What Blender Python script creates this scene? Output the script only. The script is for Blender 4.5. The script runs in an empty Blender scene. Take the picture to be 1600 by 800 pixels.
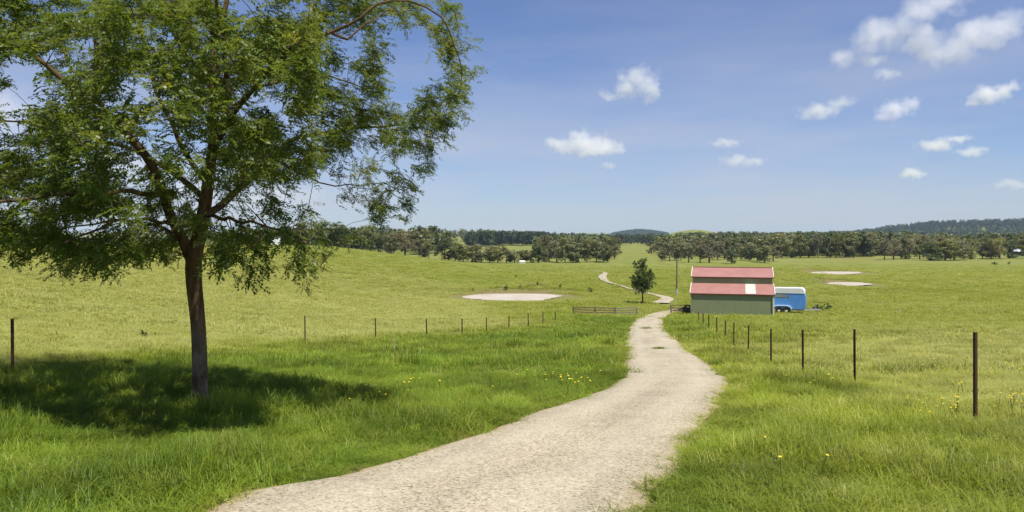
import bpy, bmesh, math, random
import numpy as np
from mathutils import Vector, Matrix

random.seed(7)
rng = np.random.default_rng(11)
SC = bpy.context.scene
COL = SC.collection
R = math.radians

# ------------------------------------------------------------------ camera
F, CX, HY = 1200.0, 800.0, 370.0          # focal length, centre column and horizon row of the 1600 x 800 photo
cam = bpy.data.cameras.new('camera')
cam.sensor_width = 36.0
cam.lens = 36.0 * F / 1600.0
cam.shift_y = -(400.0 - HY) / 1600.0
cam.clip_start, cam.clip_end = 0.05, 40000
cam_o = bpy.data.objects.new('camera', cam)
cam_o.rotation_euler = (R(90), 0, 0)
COL.objects.link(cam_o)
SC.camera = cam_o

# ------------------------------------------------------------------ light
SUN_EL, SUN_AZ = R(67), R(141)            # azimuth clockwise from +Y: high, behind the camera and to the right
sd = Vector((math.sin(SUN_AZ) * math.cos(SUN_EL), math.cos(SUN_AZ) * math.cos(SUN_EL), math.sin(SUN_EL)))
sun = bpy.data.lights.new('sun', 'SUN')
sun.energy, sun.angle, sun.color = 4.2, R(0.53), (1.0, 0.955, 0.88)
sun_o = bpy.data.objects.new('sun', sun)
sun_o.rotation_euler = sd.to_track_quat('Z', 'Y').to_euler()
COL.objects.link(sun_o)

W = bpy.data.worlds.new('World')
SC.world = W
W.use_nodes = True
nt = W.node_tree
nt.nodes.clear()
wo = nt.nodes.new('ShaderNodeOutputWorld')
bg = nt.nodes.new('ShaderNodeBackground')
sky = nt.nodes.new('ShaderNodeTexSky')
sky.sky_type = 'NISHITA'
sky.sun_disc = False
sky.sun_elevation, sky.sun_rotation = SUN_EL, SUN_AZ
sky.altitude = 600
sky.air_density, sky.dust_density, sky.ozone_density = 1.0, 0.5, 3.5
# thin high veil of cirrus: soft stretched noise, thicker towards the horizon all the way round
tc = nt.nodes.new('ShaderNodeTexCoord')
mp = nt.nodes.new('ShaderNodeMapping')
mp.inputs['Scale'].default_value = (1.6, 1.6, 9.0)
nz = nt.nodes.new('ShaderNodeTexNoise')
nz.inputs['Scale'].default_value = 1.5
nz.inputs['Detail'].default_value = 5
nz.inputs['Roughness'].default_value = 0.55
sep = nt.nodes.new('ShaderNodeSeparateXYZ')
mr = nt.nodes.new('ShaderNodeMapRange')
mr.inputs['From Min'].default_value, mr.inputs['From Max'].default_value = 0.0, 0.33
mr.inputs['To Min'].default_value, mr.inputs['To Max'].default_value = 0.47, 0.07
nr = nt.nodes.new('ShaderNodeMapRange')
nr.inputs['From Min'].default_value, nr.inputs['From Max'].default_value = 0.35, 0.72
nr.inputs['To Min'].default_value, nr.inputs['To Max'].default_value = 0.25, 1.9
mu = nt.nodes.new('ShaderNodeMath'); mu.operation = 'MULTIPLY'
mx = nt.nodes.new('ShaderNodeMix'); mx.data_type = 'RGBA'
mx.inputs['B'].default_value = (4.9, 5.0, 5.7, 1)
L = nt.links.new
L(tc.outputs['Generated'], mp.inputs['Vector']); L(mp.outputs['Vector'], nz.inputs['Vector'])
L(tc.outputs['Generated'], sep.inputs[0]); L(sep.outputs['Z'], mr.inputs['Value'])
L(nz.outputs['Fac'], nr.inputs['Value']); L(nr.outputs[0], mu.inputs[0]); L(mr.outputs[0], mu.inputs[1])
tn = nt.nodes.new('ShaderNodeMix'); tn.data_type = 'RGBA'; tn.blend_type = 'MULTIPLY'; tn.inputs['Factor'].default_value = 1.0
tn.inputs['B'].default_value = (0.74, 0.785, 0.98, 1)                  # the camera's cooler rendering of the blue, all over
L(sky.outputs[0], tn.inputs['A']); L(mu.outputs[0], mx.inputs['Factor']); L(tn.outputs['Result'], mx.inputs['A'])
L(mx.outputs['Result'], bg.inputs['Color'])
bg.inputs['Strength'].default_value = 0.077
L(bg.outputs[0], wo.inputs['Surface'])

SC.view_settings.view_transform = 'Standard'
SC.view_settings.look = 'None'
SC.view_settings.exposure = 0.65
SC.view_settings.gamma = 1.0
SC.render.engine = 'CYCLES'
SC.cycles.use_denoising = True
SC.cycles.max_bounces = 8
SC.cycles.transparent_max_bounces = 8
SC.cycles.diffuse_bounces = 3
SC.cycles.transmission_bounces = 4
SC.cycles.volume_bounces = 10
SC.cycles.caustics_reflective = SC.cycles.caustics_refractive = False

# ------------------------------------------------------------------ helpers
def ss(t):
    t = np.clip(t, 0, 1)
    return t * t * (3 - 2 * t)

def vnoise(x, y, seed=0):
    xi, yi = np.floor(x).astype(np.int64), np.floor(y).astype(np.int64)
    xf, yf = x - xi, y - yi
    def h(a, b):
        n = (a * 374761393 + b * 668265263 + seed * 974634777) & 0xffffffff
        n = ((n ^ (n >> 13)) * 1274126177) & 0xffffffff
        n = (n ^ (n >> 16)) & 0xffffffff
        return n / 4294967295.0
    u, v = xf * xf * (3 - 2 * xf), yf * yf * (3 - 2 * yf)
    return ((h(xi, yi) * (1 - u) + h(xi + 1, yi) * u) * (1 - v) + (h(xi, yi + 1) * (1 - u) + h(xi + 1, yi + 1) * u) * v)

def fbm(x, y, seed=0, n=3):
    s, a, t = 0, 1.0, 0
    for k in range(n):
        s = s + a * vnoise(x * 2 ** k, y * 2 ** k, seed + k)
        t += a; a *= 0.5
    return s / t

def tag(o, label=None, cat=None, group=None, kind=None):
    if label: o['label'] = label
    if cat: o['category'] = cat
    if group: o['group'] = group
    if kind: o['kind'] = kind
    return o

def link(name, me, mat=None, parent=None):
    if mat and not me.materials: me.materials.append(mat)
    o = bpy.data.objects.new(name, me)
    COL.objects.link(o)
    if parent: o.parent = parent
    return o

def empty(name, loc, rz=0.0):
    o = bpy.data.objects.new(name, None)
    o.location = loc; o.rotation_euler = (0, 0, rz)
    o.empty_display_size = 0.3
    COL.objects.link(o)
    return o

def mesh_np(name, v, f, smooth=False, attrs=None):
    """v (n,3), f (m,k) all faces with k corners"""
    me = bpy.data.meshes.new(name)
    v = np.asarray(v, np.float32); f = np.asarray(f, np.int32)
    k = f.shape[1]
    me.vertices.add(len(v)); me.vertices.foreach_set('co', v.ravel())
    me.loops.add(f.size); me.loops.foreach_set('vertex_index', f.ravel())
    me.polygons.add(len(f)); me.polygons.foreach_set('loop_start', np.arange(0, f.size, k, dtype=np.int32))
    if smooth: me.polygons.foreach_set('use_smooth', np.ones(len(f), bool))
    for an, (dom, typ, arr) in (attrs or {}).items():
        a = me.attributes.new(an, typ, dom)
        key = {'FLOAT': 'value', 'INT': 'value', 'FLOAT_VECTOR': 'vector', 'FLOAT_COLOR': 'color'}[typ]
        a.data.foreach_set(key, np.asarray(arr, np.int32 if typ == 'INT' else np.float32).ravel())
    me.update(calc_edges=True); me.validate()
    return me

class MB:
    """collects shapes, links them as ONE mesh object"""
    def __init__(s): s.v, s.f, s.sm = [], [], []
    def add(s, v, f, smooth=False):
        n = len(s.v)
        s.v += [tuple(p) for p in v]; s.f += [tuple(i + n for i in q) for q in f]; s.sm += [smooth] * len(f)
    def box(s, c, size, M=None):
        x, y, z = (q / 2 for q in size)
        P = [Vector((a * x, b * y, d * z)) for d in (-1, 1) for a, b in ((-1, -1), (1, -1), (1, 1), (-1, 1))]
        if M: P = [M @ p for p in P]
        P = [p + Vector(c) for p in P]
        s.add(P, [(3, 2, 1, 0), (4, 5, 6, 7), (0, 1, 5, 4), (1, 2, 6, 5), (2, 3, 7, 6), (3, 0, 4, 7)])
    def bar(s, a, b, w, h, up=(0, 0, 1)):
        a, b = Vector(a), Vector(b); d = (b - a); l = d.length; d.normalize()
        sx = d.cross(Vector(up))
        if sx.length < 1e-4: sx = Vector((1, 0, 0))
        sx.normalize(); sz = sx.cross(d)
        M = Matrix((sx, d, sz)).transposed()
        s.box((a + b) / 2, (w, l, h), M)
    def tube(s, pts, rad, n=8, cap=True):
        pts = [Vector(p) for p in pts]
        V, Fc = [], []
        ref = None
        for i, p in enumerate(pts):
            d = (pts[min(i + 1, len(pts) - 1)] - pts[max(i - 1, 0)])
            d = d.normalized() if d.length > 1e-9 else Vector((0, 0, 1))
            if ref is None: ref = Vector((1, 0, 0)) if abs(d.x) < 0.8 else Vector((0, 1, 0))
            x = (ref - d * ref.dot(d)).normalized(); y = d.cross(x); ref = x
            for k in range(n):
                t = 2 * math.pi * k / n
                V.append(p + (x * math.cos(t) + y * math.sin(t)) * rad[i])
        for i in range(len(pts) - 1):
            for k in range(n):
                a, b = i * n + k, i * n + (k + 1) % n
                Fc.append((a, b, b + n, a + n))
        s.add(V, Fc, True)
        if cap: s.add(V[:n], [tuple(range(n))[::-1]]); s.add(V[-n:], [tuple(range(n))])
    def mesh(s, name):
        me = bpy.data.meshes.new(name)
        me.from_pydata(s.v, [], s.f); me.update()
        me.polygons.foreach_set('use_smooth', s.sm)
        return me
    def build(s, name, mat, parent=None): return link(name, s.mesh(name), mat, parent)

# ---- node-material helpers
def new_mat(name):
    m = bpy.data.materials.new(name); m.use_nodes = True
    n = m.node_tree.nodes; n.clear()
    return m, n, m.node_tree.links.new

def ramp(n, stops, fac=None, l=None, interp='LINEAR'):
    r = n.new('ShaderNodeValToRGB'); e = r.color_ramp.elements; r.color_ramp.interpolation = interp
    while len(e) < len(stops): e.new(0.5)
    for i, (p, c) in enumerate(stops):
        e[i].position = p; e[i].color = (*c, 1) if len(c) == 3 else c
    if fac is not None: l(fac, r.inputs[0])
    return r

def noise(n, l, vec, scale, detail=3, rough=0.55, dist=0.0):
    t = n.new('ShaderNodeTexNoise')
    t.inputs['Scale'].default_value = scale; t.inputs['Detail'].default_value = detail
    t.inputs['Roughness'].default_value = rough; t.inputs['Distortion'].default_value = dist
    if vec is not None: l(vec, t.inputs['Vector'])
    return t.outputs['Fac']

def mixc(n, l, fac, a, b, mode='MIX'):
    m = n.new('ShaderNodeMix'); m.data_type = 'RGBA'; m.blend_type = mode
    for k, x in (('Factor', fac), ('A', a), ('B', b)):
        if isinstance(x, (int, float)): m.inputs[k].default_value = x
        elif isinstance(x, tuple): m.inputs[k].default_value = (*x, 1) if len(x) == 3 else x
        else: l(x, m.inputs[k])
    return m.outputs['Result']

def mth(n, l, op, a, b=None, clamp=False):
    m = n.new('ShaderNodeMath'); m.operation = op; m.use_clamp = clamp
    for i, x in enumerate((a, b)):
        if x is None: continue
        if isinstance(x, (int, float)): m.inputs[i].default_value = x
        else: l(x, m.inputs[i])
    return m.outputs[0]

def mrange(n, l, v, a, b, c, d):
    m = n.new('ShaderNodeMapRange')
    l(v, m.inputs['Value'])
    for k, x in zip(('From Min', 'From Max', 'To Min', 'To Max'), (a, b, c, d)): m.inputs[k].default_value = x
    return m.outputs[0]

def attr(n, name, typ='GEOMETRY'):
    a = n.new('ShaderNodeAttribute'); a.attribute_name = name; a.attribute_type = typ
    return a

def finish(m, n, l, color, rough=0.8, bump=None, bump_d=0.02, spec=0.3, metallic=0.0, bstr=1.0):
    p = n.new('ShaderNodeBsdfPrincipled')
    if isinstance(color, tuple): p.inputs['Base Color'].default_value = (*color, 1)
    else: l(color, p.inputs['Base Color'])
    if isinstance(rough, (int, float)): p.inputs['Roughness'].default_value = rough
    else: l(rough, p.inputs['Roughness'])
    p.inputs['Specular IOR Level'].default_value = spec
    p.inputs['Metallic'].default_value = metallic
    if bump is not None:
        b = n.new('ShaderNodeBump'); b.inputs['Distance'].default_value = bump_d; b.inputs['Strength'].default_value = bstr
        l(bump, b.inputs['Height']); l(b.outputs[0], p.inputs['Normal'])
    o = n.new('ShaderNodeOutputMaterial'); l(p.outputs[0], o.inputs['Surface'])
    return m

def simple(name, c1, c2, scale=4.0, rough=0.6, bump_d=0.004, spec=0.3, stretch=(1, 1, 1), detail=4):
    m, n, l = new_mat(name)
    t = n.new('ShaderNodeTexCoord'); q = n.new('ShaderNodeMapping'); q.inputs['Scale'].default_value = stretch
    l(t.outputs['Object'], q.inputs['Vector'])
    f = noise(n, l, q.outputs[0], scale, detail, 0.6)
    r = ramp(n, [(0.3, c1), (0.7, c2)], f, l)
    return finish(m, n, l, r.outputs[0], rough, f, bump_d, spec)

def leaf_mat(name, stops, trans=0.35, obj_var=0.0, var_attr='hue', inst=False, tint_stops=None, gloss=0.03):
    """two-sided leaf: diffuse + translucent + a little gloss; hue from a per-leaf random attribute"""
    m, n, l = new_mat(name)
    a = attr(n, var_attr)
    c = ramp(n, stops, a.outputs['Fac'], l).outputs[0]
    if inst:
        t = attr(n, 'tint', 'INSTANCER')
        tr = ramp(n, tint_stops, t.outputs['Fac'], l)
        c = mixc(n, l, 0.72, c, tr.outputs[0])
        c2 = attr(n, 'val', 'INSTANCER')
        c = mixc(n, l, 1.0, c, ramp(n, [(0.0, (0.42, 0.46, 0.42)), (1.0, (1.48, 1.43, 1.42))], c2.outputs['Fac'], l).outputs[0], 'MULTIPLY')
    if obj_var:
        oi = n.new('ShaderNodeObjectInfo')
        h = n.new('ShaderNodeHueSaturation')
        l(mrange(n, l, oi.outputs['Random'], 0, 1, 0.5 - 0.012 * obj_var, 0.5 + 0.03 * obj_var), h.inputs['Hue'])
        rv = mth(n, l, 'FRACT', mth(n, l, 'MULTIPLY', oi.outputs['Random'], 7.31))
        l(mrange(n, l, rv, 0, 1, 1 - 0.3 * obj_var, 1 + 0.3 * obj_var), h.inputs['Value'])
        rs = mth(n, l, 'FRACT', mth(n, l, 'MULTIPLY', oi.outputs['Random'], 13.7))
        l(mrange(n, l, rs, 0, 1, 1 - 0.35 * obj_var, 1 + 0.1 * obj_var), h.inputs['Saturation'])
        l(c, h.inputs['Color']); c = h.outputs[0]
    d = n.new('ShaderNodeBsdfDiffuse'); l(c, d.inputs['Color'])
    tr = n.new('ShaderNodeBsdfTranslucent'); l(mixc(n, l, 1.0, c, (1.25, 1.15, 0.6), 'MULTIPLY'), tr.inputs['Color'])
    g = n.new('ShaderNodeBsdfGlossy'); g.inputs['Roughness'].default_value = 0.45; g.inputs['Color'].default_value = (0.8, 0.85, 0.9, 1)
    x = n.new('ShaderNodeMixShader'); x.inputs[0].default_value = trans
    l(d.outputs[0], x.inputs[1]); l(tr.outputs[0], x.inputs[2])
    y = n.new('ShaderNodeMixShader'); y.inputs[0].default_value = gloss
    l(x.outputs[0], y.inputs[1]); l(g.outputs[0], y.inputs[2])
    o = n.new('ShaderNodeOutputMaterial'); l(y.outputs[0], o.inputs['Surface'])
    return m

# ------------------------------------------------------------------ terrain
YP = np.array([-400, -50, 0, 5, 10, 16, 25, 40, 60, 88, 120, 140, 200, 350, 1000, 9000.])
ZP = np.array([-0.4, -1.25, -1.62, -2.02, -2.5, -3.1, -4.05, -5.4, -7.0, -8.9, -9.9, -10.2, -10.1, -10.2, -10.1, -10.0])
_d = np.diff(ZP) / np.diff(YP)
_m = np.concatenate([[_d[0]], np.where(_d[1:] * _d[:-1] > 0, 2 * _d[1:] * _d[:-1] / (_d[1:] + _d[:-1] + 1e-12), 0), [_d[-1]]])
def prof(y):
    y = np.clip(y, YP[0], YP[-1])
    i = np.clip(np.searchsorted(YP, y) - 1, 0, len(YP) - 2)
    h = YP[i + 1] - YP[i]; t = (y - YP[i]) / h
    return ((2 * t**3 - 3 * t**2 + 1) * ZP[i] + (t**3 - 2 * t**2 + t) * h * _m[i] + (-2 * t**3 + 3 * t**2) * ZP[i + 1] + (t**3 - t**2) * h * _m[i + 1])

DAM_PX = [   # outline of each sheet of water in the photo, and its level
    ([(707, 462.4), (730, 459.5), (780, 458), (840, 457.6), (884, 458.3), (898, 459.6), (876, 463), (855, 467.5), (840, 469.5), (800, 469.8), (760, 468.5), (735, 466)], -10.15),
    ([(1259, 426.6), (1280, 424.4), (1320, 423.8), (1346, 424.8), (1340, 427.4), (1300, 428.6)], -10.0),
    ([(1281, 442), (1300, 440.6), (1340, 440.2), (1361, 442.6), (1357, 444.8), (1330, 447.0), (1310, 445.0)], -10.0)]
DAMS, DAM_XY = [], []
for px_, zw in DAM_PX:
    q = np.array([((a - CX) / F * (-zw * F / (b - HY)), -zw * F / (b - HY)) for a, b in px_])
    DAM_XY.append(q); lo, hi = q.min(0), q.max(0)
    DAMS.append((*((lo + hi) / 2), *((hi - lo) / 2), zw))
HILLS = [  # px, depth, half width m, half depth m, height m
    (1450, 2500, 170, 450, 22), (1600, 2450, 300, 420, 32), (1800, 2600, 600, 500, 42), (1350, 2300, 160, 400, 7),
    (1085, 1500, 70, 160, 24), (1000, 4300, 170, 320, 38), (760, 1150, 100, 140, 6), (655, 1250, 130, 180, 9),
    (930, 5600, 700, 400, 32), (1270, 6000, 900, 400, 46), (560, 5200, 1400, 420, 30), (200, 4800, 1800, 500, 34), (2300, 3400, 1200, 600, 60),
]
def terr(x, y):
    x = np.asarray(x, float); y = np.asarray(y, float)
    z = prof(y)
    wob = 10 * (vnoise(x / 60, y / 60, 5) - 0.5)
    z = z + 7.3 * ss((-x + wob - 1.5) / 75) * (1 - ss((y - 250) / 150)) * ss((y + 60) / 70)
    z = z + 0.10 * (vnoise(x / 5, y / 5, 1) - 0.5) * ss((np.hypot(x, y) - 2) / 8)
    z = z + 0.5 * (vnoise(x / 24, y / 24, 2) - 0.5) * ss((y - 14) / 50)
    for px, D, hw, hd, h in HILLS:
        cx = (px - CX) / F * D
        z = z + h * np.exp(-((x - cx) / hw) ** 2 - ((y - D) / hd) ** 2)
    for cx, cy, rx, ry, zw in DAMS:
        q = np.hypot((x - cx) / (rx + 1), (y - cy + 1) / (ry + 1.5))
        k = 1 - ss((q - 1.05) / 0.9)
        z = z * (1 - k) + (zw + 0.05 - 0.35 * (1 - ss((q - 0.2) / 0.75))) * k
        z = z + 0.8 * np.exp(-((x - cx) / (rx * 1.15)) ** 4 - ((y - cy - ry - 4.5) / 2.6) ** 2)
    return z

_D = np.geomspace(1.5, 7500, 6000)
def at(px, py):
    """the point of the ground that the photo shows at pixel (px, py)"""
    X = (px - CX) / F * _D
    q = HY - terr(X, _D) / _D * F
    i = int(np.argmax(q <= py))
    if q[i] > py: i = len(_D) - 1
    i = max(i, 1)
    t = (q[i - 1] - py) / (q[i - 1] - q[i] + 1e-9); t = min(max(t, 0), 1)
    D = _D[i - 1] + t * (_D[i] - _D[i - 1]); x = (px - CX) / F * D
    return Vector((x, D, float(terr(x, D))))
def ground(px, D):
    x = (px - CX) / F * D
    return Vector((x, D, float(terr(x, D))))

# ---- driveway outline
LE = [(330, 801), (378, 773), (510, 750), (606, 723), (680, 699), (763, 675), (838, 646), (916, 621), (956, 603), (973, 586), (975, 564),
      (977, 537), (981, 520), (986, 507), (1000, 497), (1020, 490.5), (1044, 486), (1081, 480)]
RE = [(1000, 800), (1033, 756), (1070, 721), (1088, 688), (1114, 651), (1132, 618), (1141, 600), (1134, 588), (1110, 572), (1084, 555),
      (1062, 537), (1045, 522), (1037, 510), (1038, 499), (1049, 490.5), (1064, 487.5), (1081, 485)]
def smooth_path(P, step):
    P = np.array(P, float); out = []
    Q = np.vstack([2 * P[0] - P[1], P, 2 * P[-1] - P[-2]])
    for i in range(1, len(Q) - 2):
        n = max(2, int(np.linalg.norm(Q[i + 1] - Q[i]) / step))
        for t in np.linspace(0, 1, n, endpoint=False):
            a, b, c, d = Q[i - 1:i + 3]
            out.append(0.5 * (2 * b + (c - a) * t + (2 * a - 5 * b + 4 * c - d) * t * t + (-a + 3 * b - 3 * c + d) * t**3))
    out.append(P[-1]); return np.array(out)
LEw = smooth_path([(-4.6, -9), (-3.4, -2), (-2.5, 2.5)] + [tuple(at(*p))[:2] for p in LE], 0.25)
REw = smooth_path([(-2.6, -9), (-1.4, -2), (-0.4, 2)] + [tuple(at(*p))[:2] for p in RE], 0.25)
def resample(P, n):
    s = np.concatenate([[0], np.cumsum(np.linalg.norm(np.diff(P, axis=0), axis=1))])
    t = np.linspace(0, s[-1], n)
    return np.stack([np.interp(t, s, P[:, k]) for k in range(2)], 1)
ROAD_L, ROAD_R = resample(LEw, 900), resample(REw, 900)
ROAD_POLY = np.vstack([ROAD_L, ROAD_R[::-1]])

def in_poly(x, y, P):
    x = np.asarray(x); y = np.asarray(y); c = np.zeros(x.shape, bool)
    x0, y0 = P[:, 0], P[:, 1]; x1, y1 = np.roll(x0, -1), np.roll(y0, -1)
    for a, b, d, e in zip(x0, y0, x1, y1):
        if b == e: continue
        m = ((b > y) != (e > y))
        if m.any(): c ^= m & (x < (d - a) * (y - b) / (e - b) + a)
    return c
def poly_dist(x, y, P):
    """distance from points to the vertices of a finely sampled outline"""
    out = np.full(len(x), 1e9)
    for i in range(0, len(P), 64):
        q = P[i:i + 64]
        out = np.minimum(out, np.sqrt(((x[:, None] - q[None, :, 0]) ** 2 + (y[:, None] - q[None, :, 1]) ** 2)).min(1))
    return out
ROAD_COARSE = np.vstack([resample(LEw, 260), resample(REw, 260)[::-1]])

# ---- fence lines (pixel column, foot row, top row)
LPOSTS = [(20, 586, 498), (477, 540, 493), (587, 533, 497), (667, 529, 498), (722, 526, 498), (760, 521, 496), (795, 517, 494), (825, 513, 490), (848, 508, 487), (868, 503, 486)]
RPOSTS = [(1524, 670, 519), (1336, 607, 514), (1255, 588, 515), (1205, 573, 514), (1169, 555, 508), (1147, 545, 504), (1133, 535, 501),
          (1120, 526, 496), (1108, 517, 492), (1099, 510, 489), (1092, 505, 487)]
LW = [at(a, b) for a, b, c in LPOSTS]
RW = [at(a, b) for a, b, c in RPOSTS]
def fence_x(P, y, near, far):
    Q = sorted([(p.y, p.x) for p in P]); Q = [near] + Q + [far]
    return np.interp(y, [q[0] for q in Q], [q[1] for q in Q])
def dryness(x, y):
    """0 on the lush verges along the drive, 1 in the paddocks: what grows there"""
    xl = fence_x(LW, y, (-40, -40), (140, 2)); xr = fence_x(RW, y, (-40, 3), (140, 20))
    e = 0.11 * np.maximum(y, 8) + 0.8
    wob = (fbm(x / 3, y / 3, 21) - 0.5) * 3
    left = ss((xl - x + wob) / e * 0.5 + 0.45)
    right = ss((x - xr + wob) / e * 0.35 + 0.40) * 0.62
    far = ss((y - 62) / 30) * 0.55
    d = np.maximum(np.maximum(left * (1 - 0.42 * ss((y - 90) / 120)), right), far)
    return np.clip(d + (fbm(x / 9, y / 9, 30) - 0.5) * 0.35 * ss((y - 3) / 20), 0, 1)

# ---- ground sheet: rings round the camera out to the horizon
rings = np.concatenate([[0.4, 0.8, 1.2], np.geomspace(1.6, 7000, 300)])
ang = np.concatenate([np.linspace(-46, 46, 290), np.linspace(49, 311, 89)])      # degrees clockwise from +Y
A = np.radians(ang); na = len(A)
gx = np.outer(rings, np.sin(A)).ravel(); gy = np.outer(rings, np.cos(A)).ravel()
gz = terr(gx, gy)
idx = np.arange(len(rings) * na).reshape(len(rings), na)
nx = np.roll(idx, -1, 1)
gf = np.stack([idx[:-1], idx[1:], nx[1:], nx[:-1]], -1).reshape(-1, 4)
gv = np.stack([gx, gy, gz], 1)
m, n, l = new_mat('pasture')
g = n.new('ShaderNodeNewGeometry'); P = g.outputs['Position']
dry = attr(n, 'dry').outputs['Fac']; sh = attr(n, 'bare').outputs['Fac']
f1 = noise(n, l, P, 0.35, 5, 0.6); f2 = noise(n, l, P, 2.6, 4, 0.65); f3 = noise(n, l, P, 0.02, 5, 0.6)
mpn = n.new('ShaderNodeMapping'); mpn.inputs['Scale'].default_value = (1, 0.22, 1); l(P, mpn.inputs['Vector'])
f4 = noise(n, l, mpn.outputs[0], 0.16, 6, 0.68)
sy = n.new('ShaderNodeSeparateXYZ'); l(P, sy.inputs[0])
far_ = mrange(n, l, sy.outputs['Y'], 170, 300, 0.0, 1.0)
dry = mth(n, l, 'MAXIMUM', dry, far_)
d2 = mth(n, l, 'ADD', dry, mth(n, l, 'MULTIPLY', mth(n, l, 'SUBTRACT', f3, 0.5), 0.55), True)
lush = ramp(n, [(0.3, (0.10, 0.145, 0.012)), (0.7, (0.15, 0.20, 0.022))], f2, l).outputs[0]
pad = ramp(n, [(0.3, (0.155, 0.178, 0.036)), (0.5, (0.19, 0.203, 0.05)), (0.75, (0.225, 0.222, 0.07))], f4, l).outputs[0]
c = mixc(n, l, d2, lush, pad)
c = mixc(n, l, 1.0, c, ramp(n, [(0.3, (0.84, 0.86, 0.8)), (0.7, (1.13, 1.1, 1.08))], f1, l).outputs[0], 'MULTIPLY')
c = mixc(n, l, sh, c, (0.19, 0.14, 0.07))
hb = mth(n, l, 'ADD', f2, mth(n, l, 'MULTIPLY', f1, 1.5))
M_GROUND = finish(m, n, l, c, 0.95, hb, 0.12, 0.1)
bare = np.zeros(len(gx))
for cx, cy, rx, ry, zw in DAMS:
    q = np.hypot((gx - cx) / (rx + .4), (gy - cy) / (ry + .4))
    bare = np.maximum(bare, (0.45 + 0.3 * (gy > cy)) * (1 - ss((q - 0.97) / 0.2)))
    bare = np.maximum(bare, 0.55 * np.exp(-((gx - cx - rx * .2) / (rx * 1.1)) ** 4 - ((gy - cy - ry - 2.6) / 1.7) ** 2))
for px_, D_, hw, hd, amt in ((1330, 364, 11, 12, .75), (1400, 340, 4, 5, .5), (570, 175, 9, 9, .22), (1265, 250, 6, 7, .3), (978, 190, 4, 3, .3)):
    bare = np.maximum(bare, amt * np.exp(-((gx - (px_ - CX) / F * D_) / hw) ** 2 - ((gy - D_) / hd) ** 2))
rd = np.zeros(len(gx)); near = (gy > -12) & (gy < 130) & (np.abs(gx) < 60)
dd = np.full(len(gx), 99.0); dd[near] = poly_dist(gx[near], gy[near], ROAD_COARSE)
inn = np.zeros(len(gx), bool); inn[near] = in_poly(gx[near], gy[near], ROAD_COARSE)
bare = np.maximum(bare, np.where(inn, 1, 1 - ss((dd - 0.1) / 0.35)))
me = mesh_np('ground', gv, gf, True, {'dry': ('POINT', 'FLOAT', dryness(gx, gy)), 'bare': ('POINT', 'FLOAT', bare)})
tag(link('ground', me, M_GROUND), kind='structure')

# ---- driveway
m, n, l = new_mat('gravel_road')
g = n.new('ShaderNodeNewGeometry'); P = g.outputs['Position']
ed = attr(n, 'edge').outputs['Fac']
v = n.new('ShaderNodeTexVoronoi'); v.inputs['Scale'].default_value = 34; l(P, v.inputs['Vector'])
v2 = n.new('ShaderNodeTexVoronoi'); v2.inputs['Scale'].default_value = 75; l(P, v2.inputs['Vector'])
sepc = n.new('ShaderNodeSeparateColor'); l(v2.outputs['Color'], sepc.inputs[0])
sepd = n.new('ShaderNodeSeparateColor'); l(v.outputs['Color'], sepd.inputs[0])
st = mth(n, l, 'ADD', mth(n, l, 'MULTIPLY', sepc.outputs[0], 0.65), mth(n, l, 'MULTIPLY', sepd.outputs[1], 0.35))
big = noise(n, l, P, 0.7, 5, 0.62); fine = noise(n, l, P, 9, 4, 0.7)
c = ramp(n, [(0.08, (0.13, 0.105, 0.07)), (0.25, (0.29, 0.245, 0.17)), (0.5, (0.39, 0.34, 0.245)), (0.9, (0.52, 0.475, 0.365))], st, l).outputs[0]
c = mixc(n, l, 1.0, c, ramp(n, [(0.3, (0.84, 0.82, 0.80)), (0.52, (1, 0.985, 0.96)), (0.72, (1.08, 1.08, 1.08))], big, l).outputs[0], 'MULTIPLY')
c = mixc(n, l, mrange(n, l, fine, 0.60, 0.75, 0, 0.5), c, (0.30, 0.25, 0.18))
e2 = mth(n, l, 'ADD', ed, mth(n, l, 'MULTIPLY', mth(n, l, 'SUBTRACT', fine, 0.5), 0.9))
c = mixc(n, l, mrange(n, l, e2, 0.55, 1.0, 0, 0.75), c, (0.34, 0.25, 0.135))
hb = mth(n, l, 'ADD', mth(n, l, 'MULTIPLY', v.outputs['Distance'], -1.0), mth(n, l, 'MULTIPLY', v2.outputs['Distance'], -0.5))
ac = attr(n, 'across').outputs['Fac']; al = attr(n, 'along').outputs['Fac']
cb = n.new('ShaderNodeCombineXYZ'); l(mth(n, l, 'MULTIPLY', ac, 4.5), cb.inputs[0]); l(mth(n, l, 'MULTIPLY', al, 0.16), cb.inputs[1])
rut = noise(n, l, cb.outputs[0], 1.0, 4, 0.55, 0.3)
c = mixc(n, l, 1.0, c, ramp(n, [(0.33, (0.87, 0.87, 0.86)), (0.5, (1, 0.995, 0.97)), (0.66, (1.08, 1.07, 1.04))], rut, l).outputs[0], 'MULTIPLY')
def band_(t0, w): return mth(n, l, 'SUBTRACT', 1.0, mth(n, l, 'DIVIDE', mth(n, l, 'ABSOLUTE', mth(n, l, 'SUBTRACT', ac, t0)), w), True)
tracks = mth(n, l, 'MAXIMUM', band_(0.27, 0.17), band_(0.73, 0.17))
c = mixc(n, l, mth(n, l, 'MULTIPLY', tracks, 0.30), c, (0.46, 0.415, 0.31))
dk = noise(n, l, P, 2.2, 5, 0.7)
c = mixc(n, l, mrange(n, l, dk, 0.62, 0.78, 0, 0.40), c, (0.22, 0.185, 0.125))
M_ROAD = finish(m, n, l, c, 0.95, hb, 0.005, 0.15)
nc = 13
tcol = np.linspace(0, 1, nc)
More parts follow.
